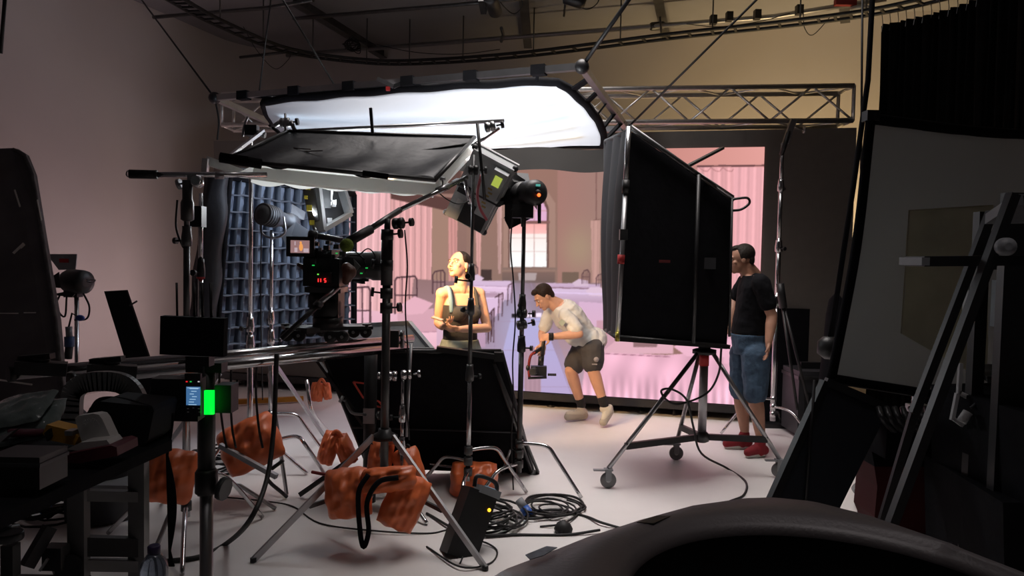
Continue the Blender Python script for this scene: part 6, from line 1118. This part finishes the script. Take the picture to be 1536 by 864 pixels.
B().cyl(W(816, 504, -.18), W(813, 542, -.15), .018).build('handle', 'black', t); B().bar(W(813, 522, -.15), W(800, 530, -.2), .02, .03).build('arm', 'black', t); B().tube(sm([W(803, 528, -.2), W(796, 534, -.2), W(793, 550, -.2), W(794, 566, -.2)]), .013, 8).build('yoke_arm', 'dred', t); B().cyl(W(812, 535, -.2), W(811, 548, -.2), .028).build('motor', 'black', t)
B().box(W(808, 556, -.18), (.15, .08, .09)).build('camera_body', 'black', t); B().lathe(W(802, 556, -.22), (-.3, -1, 0), [(.03, 0), (.036, .01), (.036, .07), (.03, .075)], 18).build('lens', 'dgrey', t); B().box(W(828, 562, -.2), (.08, .03, .02)).build('plate', 'dgrey', t); B().bar(W(792, 567, -.2), W(820, 566, -.2), .03, .02).build('base_plate', 'black', t); B().ell(W(792, 552, -.2), (.02, .02, .03)).build('motor', 'black', t)
# ---- man in black ----
Yb = 6.15
def W(x, y, dy=0): return P(x, y, Yb + dy)
t = thing('person', 'man in a black T-shirt, denim shorts and red shoes standing in profile', 'person', (W(1128, 660).x, Yb, 0))
b = B(); hc = W(1111, 389, .0); hf, hs, hu = frame(V3((-.97, .15, -.12)), (0, 0, 1)); g, R_ = head(b, hc, hf, hs, hu, 1.02)
lat = V3((-.25, -.95, 0)).normalized(); fr_ = V3((-.95, .25, 0)).normalized(); ch = W(1130, 421, .02)
b.cap(g(0, -.04, -.06), ch + Z3 * .05, .058, .062)
TC = [W(x, y, .02) for x, y in ((1129, 413), (1131, 430), (1130, 455), (1127, 480), (1124, 500), (1124, 520), (1125, 530))]; TW = [.15, .19, .18, .165, .16, .165, .16]; TD = [.075, .115, .125, .135, .135, .12, .115]
tors(b, TC, TW, TD, lat, fr_)
sN = W(1141, 424, -.19); eN = W(1158, 474, -.22); wN = W(1153, 513, -.29); sF = W(1118, 424, .2); eF = W(1102, 450, .25); wF = W(1093, 494, .1)
b.chain([sN, sN.lerp(eN, .5), eN], [.062, .054, .042]); b.chain([eN, eN.lerp(wN, .35), wN], [.042, .044, .029]); b.chain([sF, eF], [.06, .045]); b.chain([eF, eF.lerp(wF, .35), wF], [.043, .043, .029])
hand(b, wN, V3((-.05, 0, -1)), (-1, .2, 0), -1, .55); hand(b, wF, V3((-.8, -.2, -.2)), (0, 0, -1), 1, .8)
for h0, k0_, a0_ in ((W(1116, 532, .12), W(1111, 593, .1), W(1117, 646, .12)), (W(1134, 532, -.10), W(1133, 597, -.14), W(1141, 656, -.13))):
    b.chain([h0, h0.lerp(k0_, .45), k0_, k0_.lerp(a0_, .3), a0_], [.11, .092, .062, .062, .038])
    if h0.y > Yb: LA = (h0, k0_, a0_)
    else: LB = (h0, k0_, a0_)
b.build('body', 'skin2', t, vox=.006, smooth_it=4); face(t, g, R_, 1.02, 'hair2')
hb = B(); hb.ell(g(0, -.034, .045), (.082, .088, .084), R_, 28, 18); hb.ell(g(0, -.075, -.005), (.066, .036, .06), R_); hb.ell(g(0, .02, .09), (.05, .05, .03), R_)
for x in (-1, 1): hb.ell(g(x * .074, -.015, .03), (.010, .03, .04), R_, 12, 8)
hb.build('hair', 'hair2', t, vox=.005, smooth_it=2)
b = B(); tors(b, TC[:5], TW[:5], TD[:5], lat, fr_, .014); b.cap(sN, sN.lerp(eN, .62), .076, .070); b.cap(sF, sF.lerp(eF, .75), .072, .066); b.ell(ch + Z3 * .01, (.11, .16, .06)); b.build('tee_shirt', 'teeb', t, vox=.007, wr=.018)
b = B(); tors(b, TC[4:7], TW[4:7], TD[4:7], lat, fr_, .016)
for (h0, k0_, a0_) in (LA, LB): b.cap(h0, h0.lerp(k0_, .88), .122, .096)
b.build('denim_shorts', 'denim', t, vox=.007, wr=.022)
for a0_, toe in ((LA[2], W(1090, 655, .10)), (LB[2], W(1122, 672, -.18))):
    hl = V3((a0_.x + .03, a0_.y, .055)); toe = V3((toe.x, toe.y, .045)); b = B(); b.chain([hl, hl.lerp(toe, .55) + V3((0, 0, .012)), toe], [.042, .046, .034]); b.cap(a0_ - V3((0, 0, .03)), hl.lerp(toe, .3), .044, .048); b.build('shoe', 'shoer', t, vox=.006); b = B(); b.chain([hl - V3((0, 0, .034)), hl.lerp(toe, .5) - V3((0, 0, .028)), toe - V3((0, 0, .028))], [.022, .036, .022]); b.build('sole', 'sole', t, vox=.005)
tag(B().box(PZ(1096, 662, .03) + V3((0, .12, 0)), (.10, .05, .05)).build('blue_clip', 'blue'), 'bright blue plastic clip on the floor beside the red shoes', 'clip')
